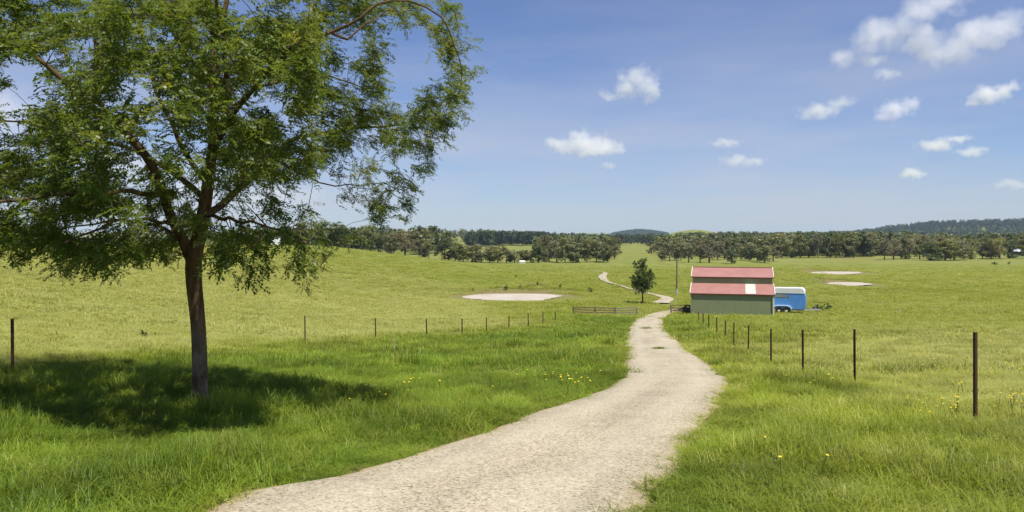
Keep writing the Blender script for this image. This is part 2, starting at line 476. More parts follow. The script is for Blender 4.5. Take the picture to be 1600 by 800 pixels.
# cross-sections joining left and right edges at equal share of arc length, re-cut so that both edges advance together
def ribbon(Lp, Rp, name, mat, lift, wig=0.16):
    nrow = len(Lp)
    V, E, AC, AL = [], [], [], []
    mid = (Lp + Rp) / 2; s = np.concatenate([[0], np.cumsum(np.linalg.norm(np.diff(mid, axis=0), axis=1))])
    wl = (fbm(Lp[:, 0] * 1.4, Lp[:, 1] * 1.4, 51, 4) - 0.5) * 2 * wig; wr = (fbm(Rp[:, 0] * 1.4, Rp[:, 1] * 1.4, 52, 4) - 0.5) * 2 * wig
    for k, t in enumerate(tcol):
        q = Lp * (1 - t) + Rp * t
        d = Rp - Lp; d = d / (np.linalg.norm(d, axis=1, keepdims=True) + 1e-9)
        q = q - d * (wl * (1 - t) ** 4)[:, None] + d * (wr * t ** 4)[:, None]
        z = terr(q[:, 0], q[:, 1]) + lift + 0.0009 * np.abs(q[:, 1]) - (0.045 if k in (0, nc - 1) else 0)
        z = z + 0.025 * (1 - (2 * t - 1) ** 2)
        V.append(np.column_stack([q, z])); E.append(np.full(nrow, min(1, abs(2 * t - 1) ** 3))); AC.append(np.full(nrow, t)); AL.append(s)
    V = np.stack(V, 1).reshape(-1, 3); E = np.stack(E, 1).reshape(-1); AC = np.stack(AC, 1).reshape(-1); AL = np.stack(AL, 1).reshape(-1)
    i = np.arange(nrow * nc).reshape(nrow, nc)
    f = np.stack([i[:-1, :-1], i[:-1, 1:], i[1:, 1:], i[1:, :-1]], -1).reshape(-1, 4)
    return link(name, mesh_np(name, V, f, True, {'edge': ('POINT', 'FLOAT', E), 'across': ('POINT', 'FLOAT', AC), 'along': ('POINT', 'FLOAT', AL)}), mat)
# match the edges through hand-paired stations: the k-th left point faces the k-th right point
PL = [(-4.6, -9), (-3.4, -2), (-2.5, 2.5)] + [tuple(at(*p))[:2] for p in LE]
PR = [(-2.6, -9), (-1.4, -2), (-0.4, 2)] + [tuple(at(*p))[:2] for p in RE]
PR.insert(4, tuple((np.array(PR[3]) + np.array(PR[4])) / 2))
def stations(P, per=34):
    P = np.array(P, float); Q = np.vstack([2 * P[0] - P[1], P, 2 * P[-1] - P[-2]]); out = []
    for i in range(1, len(Q) - 2):
        for t in np.linspace(0, 1, per, endpoint=False):
            a, b, c, d = Q[i - 1:i + 3]
            out.append(0.5 * (2 * b + (c - a) * t + (2 * a - 5 * b + 4 * c - d) * t * t + (-a + 3 * b - 3 * c + d) * t**3))
    out.append(P[-1]); return np.array(out)
tag(ribbon(stations(PL), stations(PR), 'driveway', M_ROAD, 0.05), kind='structure')

# ---- the track that winds on past the shed
TRACK_PX = TR = [(1030, 475, 15), (1040, 470, 13), (1041, 466, 9), (1030, 463, 6), (1012, 459, 4), (990, 453.5, 3), (968, 447, 3), (950, 441.5, 4), (942, 436, 6.5), (942, 431.5, 6), (946, 428.5, 4), (943, 426.5, 2.5), (935, 425, 1.6), (925, 424, 1.0)]
Lp = stations([tuple(at(a - w, b))[:2] for a, b, w in TR], 14); Rp = stations([tuple(at(a + w, b))[:2] for a, b, w in TR], 14)
TRACK_POLY = np.vstack([Lp, Rp[::-1]])
tag(ribbon(Lp, Rp, 'farm_track', M_ROAD, 0.06, 0.25), kind='structure')

# ---- dam water
m, n, l = new_mat('clay_water')
g = n.new('ShaderNodeNewGeometry'); P = g.outputs['Position']
f = noise(n, l, P, 0.3, 6, 0.65); fr = noise(n, l, P, 5, 3)
c = ramp(n, [(0.3, (0.40, 0.34, 0.25)), (0.7, (0.53, 0.465, 0.375))], f, l).outputs[0]
M_WATER = finish(m, n, l, c, 0.5, fr, 0.006, 0.2)
for q, (_, zw) in zip(DAM_XY, DAM_PX):
    P = smooth_path([tuple(p) for p in q] + [tuple(q[0])], 0.5)[:-1]
    me = bpy.data.meshes.new('dam_water')
    me.from_pydata([(x + 1.4 * float(fbm(np.array(x / 1.5), np.array(y / 1.5), 8) - .5), y + 1.6 * float(fbm(np.array(x / 1.7), np.array(y / 1.7), 9) - .5), zw) for x, y in P], [], [tuple(range(len(P)))]); me.update()
    tag(link('dam_water', me, M_WATER), kind='structure')

# ------------------------------------------------------------------ materials of things
M_BARK = simple('dark_bark', (0.045, 0.027, 0.014), (0.17, 0.112, 0.062), 9, 0.95, 0.03, 0.1, (1, 1, 0.22))
m, n, l = new_mat('trunk_bark')
t = n.new('ShaderNodeTexCoord'); q = n.new('ShaderNodeMapping'); q.inputs['Scale'].default_value = (1, 1, 0.2); l(t.outputs['Object'], q.inputs['Vector'])
f = noise(n, l, q.outputs[0], 13, 6, 0.68); f2 = noise(n, l, t.outputs['Object'], 3.2, 4, 0.6)
c = ramp(n, [(0.3, (0.062, 0.034, 0.017)), (0.55, (0.15, 0.092, 0.048)), (0.75, (0.28, 0.19, 0.115))], f, l).outputs[0]
sz = n.new('ShaderNodeSeparateXYZ'); l(t.outputs['Object'], sz.inputs[0])
k = mth(n, l, 'MULTIPLY', mrange(n, l, sz.outputs['Z'], 0.1, 1.5, 0.9, 0.0), mrange(n, l, f2, 0.38, 0.62, 0, 1))
c = mixc(n, l, k, c, (0.34, 0.28, 0.215))          # pale lichen on the lower bole
M_TRUNK = finish(m, n, l, c, 0.95, f, 0.04, 0.1)
M_GUMBARK = simple('grey_bark', (0.10, 0.085, 0.065), (0.24, 0.21, 0.17), 3, 0.9, 0.02, 0.1, (1, 1, 0.3))
M_RUST = simple('rusty_steel', (0.055, 0.028, 0.02), (0.13, 0.055, 0.034), 22, 0.8, 0.002, 0.3)
M_TIMBER = simple('weathered_timber', (0.11, 0.075, 0.04), (0.22, 0.16, 0.095), 5, 0.9, 0.004, 0.15, (1, 1, 6))
M_GREYTIMBER = simple('grey_timber', (0.15, 0.135, 0.10), (0.25, 0.23, 0.18), 5, 0.9, 0.004, 0.15, (1, 1, 6))
M_WALL = simple('green_steel', (0.215, 0.24, 0.125), (0.235, 0.262, 0.142), 0.8, 0.5, 0.0005, 0.35)
M_ROOF = simple('red_steel', (0.315, 0.145, 0.118), (0.37, 0.185, 0.155), 0.7, 0.5, 0.0005, 0.4)
M_GUTTER = simple('brown_gutter', (0.075, 0.035, 0.02), (0.11, 0.05, 0.03), 3, 0.5, 0.0005)
M_CREAM = simple('cream_trim', (0.66, 0.63, 0.54), (0.76, 0.73, 0.65), 3, 0.5, 0.0005)
M_SKYL = simple('fibreglass', (0.50, 0.495, 0.42), (0.58, 0.57, 0.49), 2, 0.35, 0.0005)
M_BLUE = simple('blue_paint', (0.085, 0.265, 0.66), (0.115, 0.31, 0.74), 1.3, 0.35, 0.0005, 0.5)
M_WHITE = simple('white_gelcoat', (0.74, 0.73, 0.71), (0.82, 0.81, 0.79), 1.3, 0.35, 0.0005, 0.5)
M_RUBBER = simple('tyre_rubber', (0.012, 0.012, 0.012), (0.03, 0.029, 0.027), 9, 0.9, 0.002, 0.2)
M_GALV = simple('galvanised', (0.36, 0.36, 0.35), (0.5, 0.5, 0.49), 9, 0.45, 0.0008, 0.5)
M_GLASSY = simple('grey_window', (0.20, 0.21, 0.19), (0.30, 0.30, 0.26), 3, 0.15, 0.0003, 0.5)
M_ORANGE = simple('orange_plastic', (0.42, 0.24, 0.13), (0.52, 0.32, 0.19), 6, 0.6, 0.0006)
M_POLE = simple('pole_timber', (0.11, 0.095, 0.075), (0.2, 0.175, 0.14), 3, 0.9, 0.006, 0.1, (1, 1, 0.2))
M_DIRT = simple('bare_dirt', (0.3, 0.23, 0.14), (0.42, 0.33, 0.22), 2, 0.95, 0.02, 0.1)

M_LEAF = leaf_mat('locust_leaf', [(0, (0.08, 0.13, 0.022)), (0.5, (0.135, 0.19, 0.034)), (1, (0.235, 0.265, 0.055))], 0.56)
M_GUM = leaf_mat('gum_leaf', [(0, (0.135, 0.145, 0.048)), (0.5, (0.205, 0.205, 0.075)), (1, (0.30, 0.28, 0.11))], 0.35, 0.9)
M_GREYGUM = leaf_mat('grey_gum_leaf', [(0, (0.17, 0.15, 0.08)), (0.5, (0.23, 0.205, 0.115)), (1, (0.30, 0.265, 0.165))], 0.3, 0.7)
M_DARKGUM = leaf_mat('dark_green_leaf', [(0, (0.066, 0.092, 0.028)), (0.5, (0.10, 0.13, 0.04)), (1, (0.155, 0.18, 0.058))], 0.35, 0.8)
M_FARWOOD = leaf_mat('far_wood_leaf', [(0, (0.022, 0.036, 0.016)), (0.5, (0.036, 0.052, 0.022)), (1, (0.062, 0.076, 0.032))], 0.25, 0.8)
M_SMALL = leaf_mat('small_tree_leaf', [(0, (0.045, 0.075, 0.014)), (0.5, (0.075, 0.11, 0.022)), (1, (0.14, 0.165, 0.034))], 0.3)
M_TUFT = leaf_mat('tuft_blade', [(0, (0.14, 0.19, 0.02)), (0.5, (0.2, 0.25, 0.03)), (1, (0.3, 0.29, 0.08))], 0.45)
M_BUSH = leaf_mat('bush_leaf', [(0, (0.045, 0.08, 0.014)), (0.5, (0.08, 0.115, 0.022)), (1, (0.13, 0.155, 0.036))], 0.3, 0.8)

# ------------------------------------------------------------------ foliage pieces
def frames(dirs, roll):
    """orthonormal frames whose y axis is dirs"""
    d = dirs / np.linalg.norm(dirs, axis=1, keepdims=True)
    up = np.tile([0, 0, 1.0], (len(d), 1)); up[np.abs(d[:, 2]) > 0.93] = [1, 0, 0]
    x = np.cross(d, up); x /= np.linalg.norm(x, axis=1, keepdims=True)
    z = np.cross(x, d)
    c, s = np.cos(roll)[:, None], np.sin(roll)[:, None]
    return x * c + z * s, d, z * c - x * s

def leaf_quads(centres, size_l, size_w, dirs, r, name, hue=None):
    """one folded diamond per leaf"""
    k = len(centres)
    x, y, z = frames(dirs, r.uniform(-0.9, 0.9, k))
    sl, sw = size_l[:, None], size_w[:, None]
    v = np.stack([centres, centres + y * sl * 0.45 + x * sw * 0.5 + z * sw * 0.15, centres + y * sl, centres + y * sl * 0.45 - x * sw * 0.5 + z * sw * 0.15], 1).reshape(-1, 3)
    f = np.arange(4 * k).reshape(k, 4)
    h = r.random(k) if hue is None else hue
    return mesh_np(name, v, f, False, {'hue': ('FACE', 'FLOAT', np.clip(h, 0, 1))})

def frond_template(r):
    """a pinnate spray: leaflets in pairs along a drooping rachis of unit length"""
    C, Dv = [], []
    for i in range(9):
        t = 0.12 + 0.88 * i / 8
        p = np.array([0, t, -0.28 * t * t])
        for s in (-1, 1):
            C.append(p + r.normal(0, 0.012, 3)); Dv.append([s * 1.0, 0.55 + r.normal(0, 0.12), -0.25 + r.normal(0, 0.18)])
    C.append([0, 1, -0.28]); Dv.append([0, 1, -0.6])
    return np.array(C), np.array(Dv)
def fronds(pos, dirs, length, r, name, hue, lw=(0.23, 0.105)):
    tpl = [frond_template(r) for _ in range(6)]
    which = r.integers(0, 6, len(pos)); CC, DD, LL, HH = [], [], [], []
    x, y, z = frames(dirs, r.normal(0, 0.5, len(pos)))
    for k in range(6):
        m = which == k
        if not m.any(): continue
        B = np.stack([x[m], y[m], z[m]], 1)                     # (n, 3 axes, 3)
        c, d = tpl[k]
        CC.append(pos[m][:, None] + np.einsum('kj,njc->nkc', c, B) * length[m][:, None, None])
        DD.append(np.einsum('kj,njc->nkc', d, B)); LL.append(np.repeat(length[m], len(c))); HH.append(np.repeat(hue[m], len(c)))
    C = np.concatenate([c.reshape(-1, 3) for c in CC]); Dv = np.concatenate([d.reshape(-1, 3) for d in DD])
    Ln = np.concatenate(LL); H = np.concatenate(HH) + r.normal(0, 0.14, len(Ln))
    s = r.uniform(0.8, 1.2, len(Ln))
    return leaf_quads(C, Ln * lw[0] * s, Ln * lw[1] * s, Dv, r, name, H)

# ------------------------------------------------------------------ the shade tree
TREE_D = 13.0
tb = at(312, 641)
tree = tag(empty('shade_tree', tb), 'large spreading shade tree with feathery leaves and a bare brown trunk beside the gravel drive', 'tree')
TD = tb.y
def tp(px, py, dd=0.0):
    D = TD + dd
    return Vector(((px - CX) / F * D, D, -(py - HY) / F * D)) - tb
def px2m(w, dd=0.0): return w / F * (TD + dd)
def limb_tube(pts, w0, w1, n=10, wob=0.0):
    P = np.array([tuple(tp(*p)) for p in pts]); P = smooth_path3(P, 0.16)
    t = np.linspace(0, 1, len(P))
    if wob: P = P + np.stack([np.sin(t * 23 + k * 2.1) * wob for k in range(3)], 1) * (t * (1 - t) * 4)[:, None]
    rr = [px2m(w0 + (w1 - w0) * q) / 2 for q in t]
    return P, rr
def smooth_path3(P, step):
    Q = np.vstack([2 * P[0] - P[1], P, 2 * P[-1] - P[-2]]); out = []
    for i in range(1, len(Q) - 2):
        n = max(2, int(np.linalg.norm(Q[i + 1] - Q[i]) / step))
        for t in np.linspace(0, 1, n, endpoint=False):
            a, b, c, d = Q[i - 1:i + 3]
            out.append(0.5 * (2 * b + (c - a) * t + (2 * a - 5 * b + 4 * c - d) * t * t + (-a + 3 * b - 3 * c + d) * t**3))
    out.append(P[-1]); return np.array(out)
LIMB_PTS = []
for k_ in range(6):                                               # roots spreading into the grass
    a_ = k_ * 1.05 + 0.3; rx_, ry_ = math.cos(a_), math.sin(a_)
    mb = MB(); mb.tube([(0.06 * rx_, 0.06 * ry_, 0.24), (0.12 * rx_, 0.12 * ry_, 0.11), (0.24 * rx_, 0.24 * ry_, 0.02), (0.42 * rx_, 0.42 * ry_, -0.08)], [0.05, 0.06, 0.05, 0.03], 7); mb.build('root', M_TRUNK, tree)
P, rr = limb_tube([(313, 652), (312, 620), (312, 560), (309, 500), (303, 440), (303, 405), (311, 370), (319, 330), (326, 280), (333, 225)], 25, 17, 14)
t = np.linspace(0, 1, len(P))
rr = [px2m(np.interp(q, [0, 0.04, 0.12, 0.35, 0.58, 0.66, 1], [36, 26, 23, 22, 25, 22, 15])) / 2 for q in t]
mb = MB(); mb.tube(P, rr, 14); mb.build('trunk', M_TRUNK, tree); LIMB_PTS.append(P[len(P) * 6 // 10:])
LIMBS = [
    ([(302, 415, 0), (285, 375, -.2), (268, 340, -.4), (255, 300, -.6), (238, 262, -.8), (215, 228, -1.0), (188, 198, -1.1), (160, 182, -1.1), (125, 150, -1.3), (85, 112, -1.5), (52, 86, -1.6), (-20, 50, -1.8)], 17, 4),
    ([(172, 190, -1.0), (155, 160, -.9), (147, 125, -.8), (150, 80, -.7), (152, 40, -.6), (158, -20, -.5), (150, -110, -.4)], 8, 3),
    ([(322, 335, 0), (350, 318, .5), (372, 298, .8), (398, 272, 1.2), (425, 245, 1.5), (470, 215, 1.8), (520, 205, 2.0), (580, 200, 1.7), (640, 190, 1.3), (680, 185, 1.0)], 13, 1.2),
    ([(333, 225, 0), (336, 180, -.1), (331, 130, 0), (334, 80, .2), (340, 45, .3), (350, 10, .4), (365, -50, .5), (360, -150, .5)], 15, 4),
    ([(334, 80, .2), (330, 40, 0), (318, 0, -.2), (300, -80, -.3)], 8, 3),
    ([(336, 178, -.1), (350, 130, -.6), (352, 90, -1.0), (348, 60, -1.3), (340, 20, -1.6), (330, -60, -1.8)], 9, 3),
    ([(331, 235, 0), (360, 190, -.7), (400, 130, -1.3), (440, 92, -1.7), (480, 62, -2.0), (520, 45, -2.1), (560, 28, -2.1), (590, 10, -2.0), (640, 2, -1.9), (690, 25, -1.7), (708, 70, -1.5), (722, 110, -1.4), (716, 150, -1.3)], 8.5, 0.8),
    ([(510, 48, -2.1), (540, 60, -1.9), (570, 40, -1.8), (598, 20, -1.7)], 4, 1.6),
    ([(268, 300, -.6), (235, 302, -1.3), (190, 300, -1.8), (140, 302, -2.2), (80, 306, -2.6), (20, 312, -2.9), (-40, 320, -3.0)], 9, 3),
    ([(320, 310, 0), (290, 285, .8), (240, 250, 1.6), (180, 225, 2.3), (110, 200, 2.9), (40, 190, 3.2), (-40, 190, 3.3)], 10, 3),
    ([(326, 290, 0), (300, 255, .5), (280, 220, 1.0), (262, 180, 1.5), (240, 130, 2.0), (225, 70, 2.3), (215, 0, 2.5), (210, -90, 2.5)], 9, 3),
    ([(319, 335, 0), (345, 340, -.8), (375, 345, -1.6), (405, 350, -2.2), (445, 362, -2.6), (480, 380, -2.8)], 7, 2),
    ([(425, 245, 1.5), (455, 262, 1.6), (500, 285, 1.7), (545, 290, 1.7), (600, 285, 1.6)], 4.5, 1.0),
    ([(333, 215, 0), (360, 170, .9), (400, 140, 1.6), (450, 120, 2.2), (500, 115, 2.5), (550, 130, 2.6), (590, 150, 2.6)], 8, 2),
    ([(305, 400, 0), (280, 372, 1.0), (240, 352, 2.0), (190, 345, 2.8), (140, 350, 3.2), (80, 360, 3.4)], 8, 2.5),
    ([(275, 352, -.3), (240, 345, -1.3), (190, 345, -2.1), (140, 362, -2.6), (100, 380, -2.9)], 7, 2),
    ([(330, 120, 0), (290, 85, .2), (270, 50, .4), (255, 10, .5), (240, -70, .6)], 7, 2.5),
]
for pts, w0, w1 in LIMBS:
    P, rr = limb_tube(pts, w0, w1, 8, 0.025)
    mb = MB(); mb.tube(P, rr, 8); mb.build('limb', M_BARK, tree); LIMB_PTS.append(P[2:])
LIMB_ALL = np.concatenate(LIMB_PTS)
_w = LIMB_ALL + np.array(tb)
LIMB_PX = np.column_stack([CX + _w[:, 0] / _w[:, 1] * F, HY - _w[:, 2] / _w[:, 1] * F, _w[:, 1] - TD])
# how dense the crown is, in cells of 25 x 25 photo pixels from the top left
CROWN = """
777678888888886274357688753740
535888888786576268796674122750
777754788766477468984214000441
777556788856677789984237001563
554557877767898898776347000073
222367765776788875776556100171
026767646567688865565554215271
047676776656688766777887787730
377888787677787888889876654200
788878734677776789886311444000
888756401555464578875324225100
777867644665554687444256443000
235678878777644263453267361000
656899998877866664332345410000
899889888777777875553300000000
467377733245446662553100000000
021144500012123430440000000000
000000000000001200010000000000"""
rows = [[int(ch) for ch in r] for r in CROWN.strip().split('\n')]
FP, FD, FL, FH, TW = [], [], [], [], []
def crown_cell(x0, y0, dens, rr):
    if dens <= 0: return
    tier = 0.12 + 1.75 * float(ss((fbm(np.array(x0 / 74.0 + y0 / 260.0), np.array(y0 / 30.0), 33, 3) - 0.22) / 0.5))
    nclu = rr.poisson((dens / 9.0) ** 1.35 * 6.4 * (tier if x0 < 480 else 1.4) * (0.55 if x0 > 370 and y0 > 260 else 1.0))
    for _ in range(nclu):
        px, py = x0 + rr.uniform(0, 25), y0 + rr.uniform(0, 25)
        dx = px2m(px - 285)
        T = math.sqrt(max(0.35, 4.5 ** 2 - dx * dx)) * 0.82
        if px > 500: T = min(T, 1.6)
        if py > 330: T *= 0.8
        dd = rr.uniform(-T, T)
        c = np.array(tp(px, py, dd))
        dl = np.hypot(LIMB_PX[:, 0] - px, LIMB_PX[:, 1] - py); jl = int(np.argmin(dl))
        if px < 470 and dl[jl] < 10 and dd < LIMB_PX[jl, 2] and rr.random() < 0.7: continue       # bare wood inside, leaves at the ends
        # pull towards the nearest limb in depth so that foliage hangs on wood
        j = np.argmin(((LIMB_ALL - c) ** 2).sum(1)); q = LIMB_ALL[j]
        out = c - np.array([0, 0, 3.6]); out[2] *= 0.5
        out = out / (np.linalg.norm(out) + 1e-6)
        k = rr.integers(7, 13) + (5 if px > 480 else 0)
        sz = rr.uniform(0.15, 0.27) * (0.62 if px > 480 else 1.0); nclu_k = 1
        az = rr.uniform(0, 6.28, k)
        dirs = np.stack([np.cos(az), np.sin(az), rr.uniform(-0.75, 0.35, k)], 1) + out * 0.7
        pos = c + rr.normal(0, 0.055, (k, 3))
        FP.append(pos - dirs * sz * 0.25); FD.append(dirs); FL.append(np.full(k, sz) * rr.uniform(0.8, 1.15, k))
        FH.append(np.full(k, np.clip(rr.normal(0.48, 0.2), 0, 1)))
        TW.append((q, c, rr.random()))
for j, r_ in enumerate(rows):
    for i, dn in enumerate(r_): crown_cell(i * 25, j * 25, dn, rng)
for x0 in range(-225, 750, 25):                                   # the crown goes on above and left of the frame
    for y0 in range(-250, 425, 25):
        if x0 >= 0 and y0 >= 0: continue
        e = ((x0 - 245) / 480) ** 2 + ((y0 - 160) / 400) ** 2
        if e < 1 and not (x0 < 0 and y0 > 380): crown_cell(x0, y0, 3.6 * (0.5 + vnoise(np.array(x0 / 60.), np.array(y0 / 60.), 4)) * (1 if e < .8 else .6), rng)
FP = np.concatenate(FP); FD = np.concatenate(FD); FL = np.concatenate(FL); FH = np.concatenate(FH)
print('fronds', len(FP)); link('crown', fronds(FP, FD, FL, rng, 'crown', FH), M_LEAF, tree)
mb = MB()                                                        # twigs: every cluster hangs on the nearest wood already there
cl = np.array([c for _, c, _ in TW]); nodes = [LIMB_ALL]
d0 = np.sqrt(((cl - np.array([q for q, _, _ in TW])) ** 2).sum(1)); order = np.argsort(d0)
allp = np.empty((len(LIMB_ALL) + len(cl), 3)); allp[:len(LIMB_ALL)] = LIMB_ALL; cntp = len(LIMB_ALL)
for i in order:
    c = cl[i]; dd_ = ((allp[:cntp] - c) ** 2).sum(1); j = int(np.argmin(dd_)); q = allp[j]; ln = math.sqrt(dd_[j])
    allp[cntp] = c; cntp += 1
    if ln > 0.9: continue
    r0 = 0.010 if j < len(LIMB_ALL) else 0.0055
    mid = (q + c) / 2 + rng.normal(0, 0.10 * ln, 3) + np.array([0, 0, 0.06 * ln])
    mb.tube([q, mid, c], [r0, r0 * 0.7, 0.0028], 3, False)
mb.build('twigs', M_BARK, tree)['kind'] = 'stuff'

# ------------------------------------------------------------------ other trees
def leaf_blob_tree(seed, H, lobes, nleaf, leaf, trunk_r, mat, bark, fork=0.35, droop=0.2):
    """crown and trunk meshes of a tree of height H: lobes = (x, y, z, rx, ry, rz) in shares of H"""
    r = np.random.default_rng(seed)
    w = np.array([a[3] * a[4] * a[5] for a in lobes]) ** 0.7; w /= w.sum()
    C, Dv = [], []
    for a, k in zip(lobes, (w * nleaf).astype(int)):
        nsub = max(3, k // 22)
        u = r.normal(size=(nsub, 3)); u /= np.linalg.norm(u, axis=1, keepdims=True)
        u *= (r.uniform(0.1, 1, (nsub, 1))) ** 0.5
        sub = np.array(a[:3]) + u * np.array(a[3:])
        wh = r.integers(0, nsub, k)
        p = sub[wh] + r.normal(0, 0.30, (k, 3)) * np.array(a[3:]) * 0.62
        C.append(p); Dv.append(r.normal(size=(k, 3)) + (p - np.array(a[:3])) / np.array(a[3:]) * 0.8 - [0, 0, droop])
    C = np.concatenate(C) * H; Dv = np.concatenate(Dv); k = len(C)
    s = r.uniform(0.6, 1.4, k) * leaf
    hue = np.clip(0.5 + r.normal(0, 0.2, k) + 0.25 * (vnoise(C[:, 0] / (0.12 * H), C[:, 2] / (0.12 * H), seed) - 0.5) * 2, 0, 1)
    crown = leaf_quads(C - Dv / np.linalg.norm(Dv, axis=1, keepdims=True) * s[:, None] * 0.4, s, s * 0.55, Dv, r, 'crown', hue)
    crown.materials.append(mat)
    mb = MB()
    top = np.array([0, 0, fork * H]); mb.tube([(0, 0, -0.3), (0, 0, fork * H * 0.5), tuple(top)], [trunk_r * 1.25, trunk_r, trunk_r * 0.8], 6, False)
    for a in lobes:
        e = np.array(a[:3]) * H
        mid = (top + e) / 2 + r.normal(0, 0.03 * H, 3)
        mb.tube([top - [0, 0, 0.02 * H], mid, e], [trunk_r * 0.6, trunk_r * 0.4, trunk_r * 0.12], 5, False)
    tr = mb.mesh('trunk'); tr.materials.append(bark)
    return crown, tr

def rand_lobes(seed, n, spread, zlo, zhi, rad):
    r = random.Random(seed); out = []
    for i in range(n):
        t = i / max(1, n - 1)
        a = r.uniform(0, 6.28) + i * 2.4
        rr = spread * r.uniform(0.4, 1.0) * math.sin(math.pi * min(0.92, 0.22 + 0.62 * t))
        q = rad * r.uniform(0.75, 1.2)
        out.append((math.cos(a) * rr, math.sin(a) * rr, zlo + (zhi - zlo) * t, q, q, q * r.uniform(0.65, 0.95)))
    return out
KINDS = {}
for i in range(4):
    KINDS['olive', i] = leaf_blob_tree(100 + i, 10, rand_lobes(10 + i, 9, 0.26 + 0.03 * i, 0.18, 0.84, 0.19), 2300, 0.6, 0.2, M_GUM, M_GUMBARK)
for i in range(3):
    KINDS['grey', i] = leaf_blob_tree(200 + i, 10, rand_lobes(40 + i, 10, 0.27, 0.22, 0.86, 0.14), 1500, 0.45, 0.22, M_GREYGUM, M_GUMBARK, 0.28)
for i in range(3):
    KINDS['dark', i] = leaf_blob_tree(300 + i, 10, rand_lobes(70 + i, 8, 0.26, 0.16, 0.82, 0.19), 2000, 0.58, 0.2, M_DARKGUM, M_BARK, 0.24)
def plant_tree(px, D, top, kind, label, group, k, wide=1.0):
    b = ground(px, D)
    H = -(top - HY) / F * D - b.z
    t = tag(empty('gum_tree', b, random.uniform(0, 6.28)), label, 'tree', group)
    s = H / 9.6; wide *= 1.0 + 0.45 * (H < 9.5)
    cr, tr = KINDS[kind, k % (4 if kind == 'olive' else 3)]
    for nm, me in (('crown', cr), ('trunk', tr)):
        o = link(nm, me, None, t); o.scale = (s * wide, s * wide, s)
ORD = ['first', 'second', 'third', 'fourth', 'fifth', 'sixth', 'seventh', 'eighth', 'ninth', 'tenth', 'eleventh', 'twelfth', 'thirteenth',
       'fourteenth', 'fifteenth', 'sixteenth', 'seventeenth', 'eighteenth', 'nineteenth', 'twentieth']
LOOK = {'olive': 'olive gum tree', 'grey': 'grey thin-leaved gum tree', 'dark': 'dark green bushy tree'}
GROVES = [
    ('in the row on the hill crest', 'trees along the crest of the left hill', [
        (452, 268, 352, 'dark', 1.1), (474, 270, 346, 'olive', 1.1), (498, 272, 348, 'olive', 1.1), (522, 266, 345, 'dark', 1.2), (549, 272, 356, 'dark', 1.3),
        (579, 276, 351, 'olive', 1.1), (591, 268, 367, 'dark', 0.9), (609, 276, 364, 'olive', 0.9), (633, 280, 363, 'grey', 1.2), (655, 284, 371, 'grey', 1.0),
        (670, 286, 374, 'olive', 1.0), (695, 288, 372, 'dark', 0.9), (711, 290, 379, 'olive', 1.0), (724, 292, 385, 'olive', 1.1), (738, 293, 383, 'grey', 1.2)]),
    ('in the row behind the big dam', 'trees in the row behind the big dam', [
        (752, 294, 381, 'olive', 1.0), (765, 296, 384, 'olive', 1.1), (778, 297, 384, 'olive', 1.0), (791, 298, 389, 'olive', 1.2), (804, 299, 390, 'grey', 1.2),
        (818, 300, 391, 'olive', 1.2), (829, 301, 390, 'dark', 1.1), (841, 303, 381, 'dark', 0.9), (858, 320, 367, 'olive', 0.9), (870, 312, 374, 'grey', 0.9),
        (883, 306, 369, 'olive', 0.9), (895, 308, 374, 'olive', 0.8), (904, 310, 366, 'dark', 0.85), (917, 312, 373, 'olive', 0.9), (932, 314, 374, 'olive', 0.8), (943, 305, 380, 'olive', 0.8)]),
    ('in the loose row left of the shed', 'trees in the loose row left of the shed', [
        (1018, 470, 377, 'olive', 1.0), (1034, 320, 387, 'olive', 0.8), (1046, 322, 377, 'grey', 0.9), (1064, 330, 375, 'olive', 0.9), (1076, 300, 378, 'grey', 1.0)]),
    ('in the row behind the shed', 'trees in the row behind the shed', [
        (1094, 300, 380, 'grey', 0.9), (1108, 296, 375, 'grey', 1.0), (1121, 330, 376, 'grey', 0.9), (1132, 340, 371, 'olive', 0.9), (1143, 288, 388, 'dark', 1.0),
        (1158, 330, 380, 'grey', 1.0), (1171, 320, 380, 'olive', 1.0), (1183, 310, 385, 'dark', 1.0), (1195, 300, 383, 'olive', 0.9), (1208, 320, 379, 'grey', 1.0)]),
    ('in the dark belt right of the shed', 'trees in the dark belt right of the shed', [
        (1222, 360, 367, 'olive', 1.0), (1236, 380, 368, 'dark', 0.9), (1250, 370, 366, 'olive', 1.0), (1264, 382, 368, 'dark', 0.9), (1278, 376, 365, 'olive', 1.0), (1292, 386, 366, 'dark', 1.0),
        (1306, 378, 365, 'olive', 1.0), (1320, 390, 363, 'dark', 1.0), (1334, 384, 363, 'olive', 1.0), (1348, 395, 363, 'dark', 1.0), (1362, 390, 362, 'olive', 1.0)]),
    ('in the clump beyond the two small dams', 'trees in the clump beyond the two small dams', [
        (1382, 335, 370, 'grey', 1.1), (1396, 340, 374, 'grey', 1.0), (1408, 352, 366, 'olive', 1.0), (1421, 344, 370, 'grey', 1.0), (1437, 350, 365, 'olive', 1.1), (1453, 326, 378, 'dark', 1.1), (1462, 346, 366, 'olive', 1.1),
        (1477, 330, 375, 'olive', 1.2), (1491, 334, 373, 'olive', 1.1), (1505, 342, 372, 'grey', 1.1), (1520, 352, 371, 'olive', 1.1), (1535, 360, 371, 'olive', 1.1), (1549, 356, 373, 'olive', 1.0), (1562, 366, 373, 'olive', 1.1), (1576, 362, 380, 'dark', 1.0), (1604, 360, 372, 'olive', 1.2)]),
]
cnt = 0
for where, grp, lst in GROVES:
    for i, (px, D, top, kind, wd) in enumerate(lst):
        plant_tree(px, D, top, kind, f'{LOOK[kind]}, {ORD[i]} from the left {where}', grp, cnt, wd); cnt += 1
plant_tree(960, 355, 371, 'olive', 'lone round-crowned olive gum tree standing apart in the far green field', 'gum trees in the paddocks', 1, 1.1)

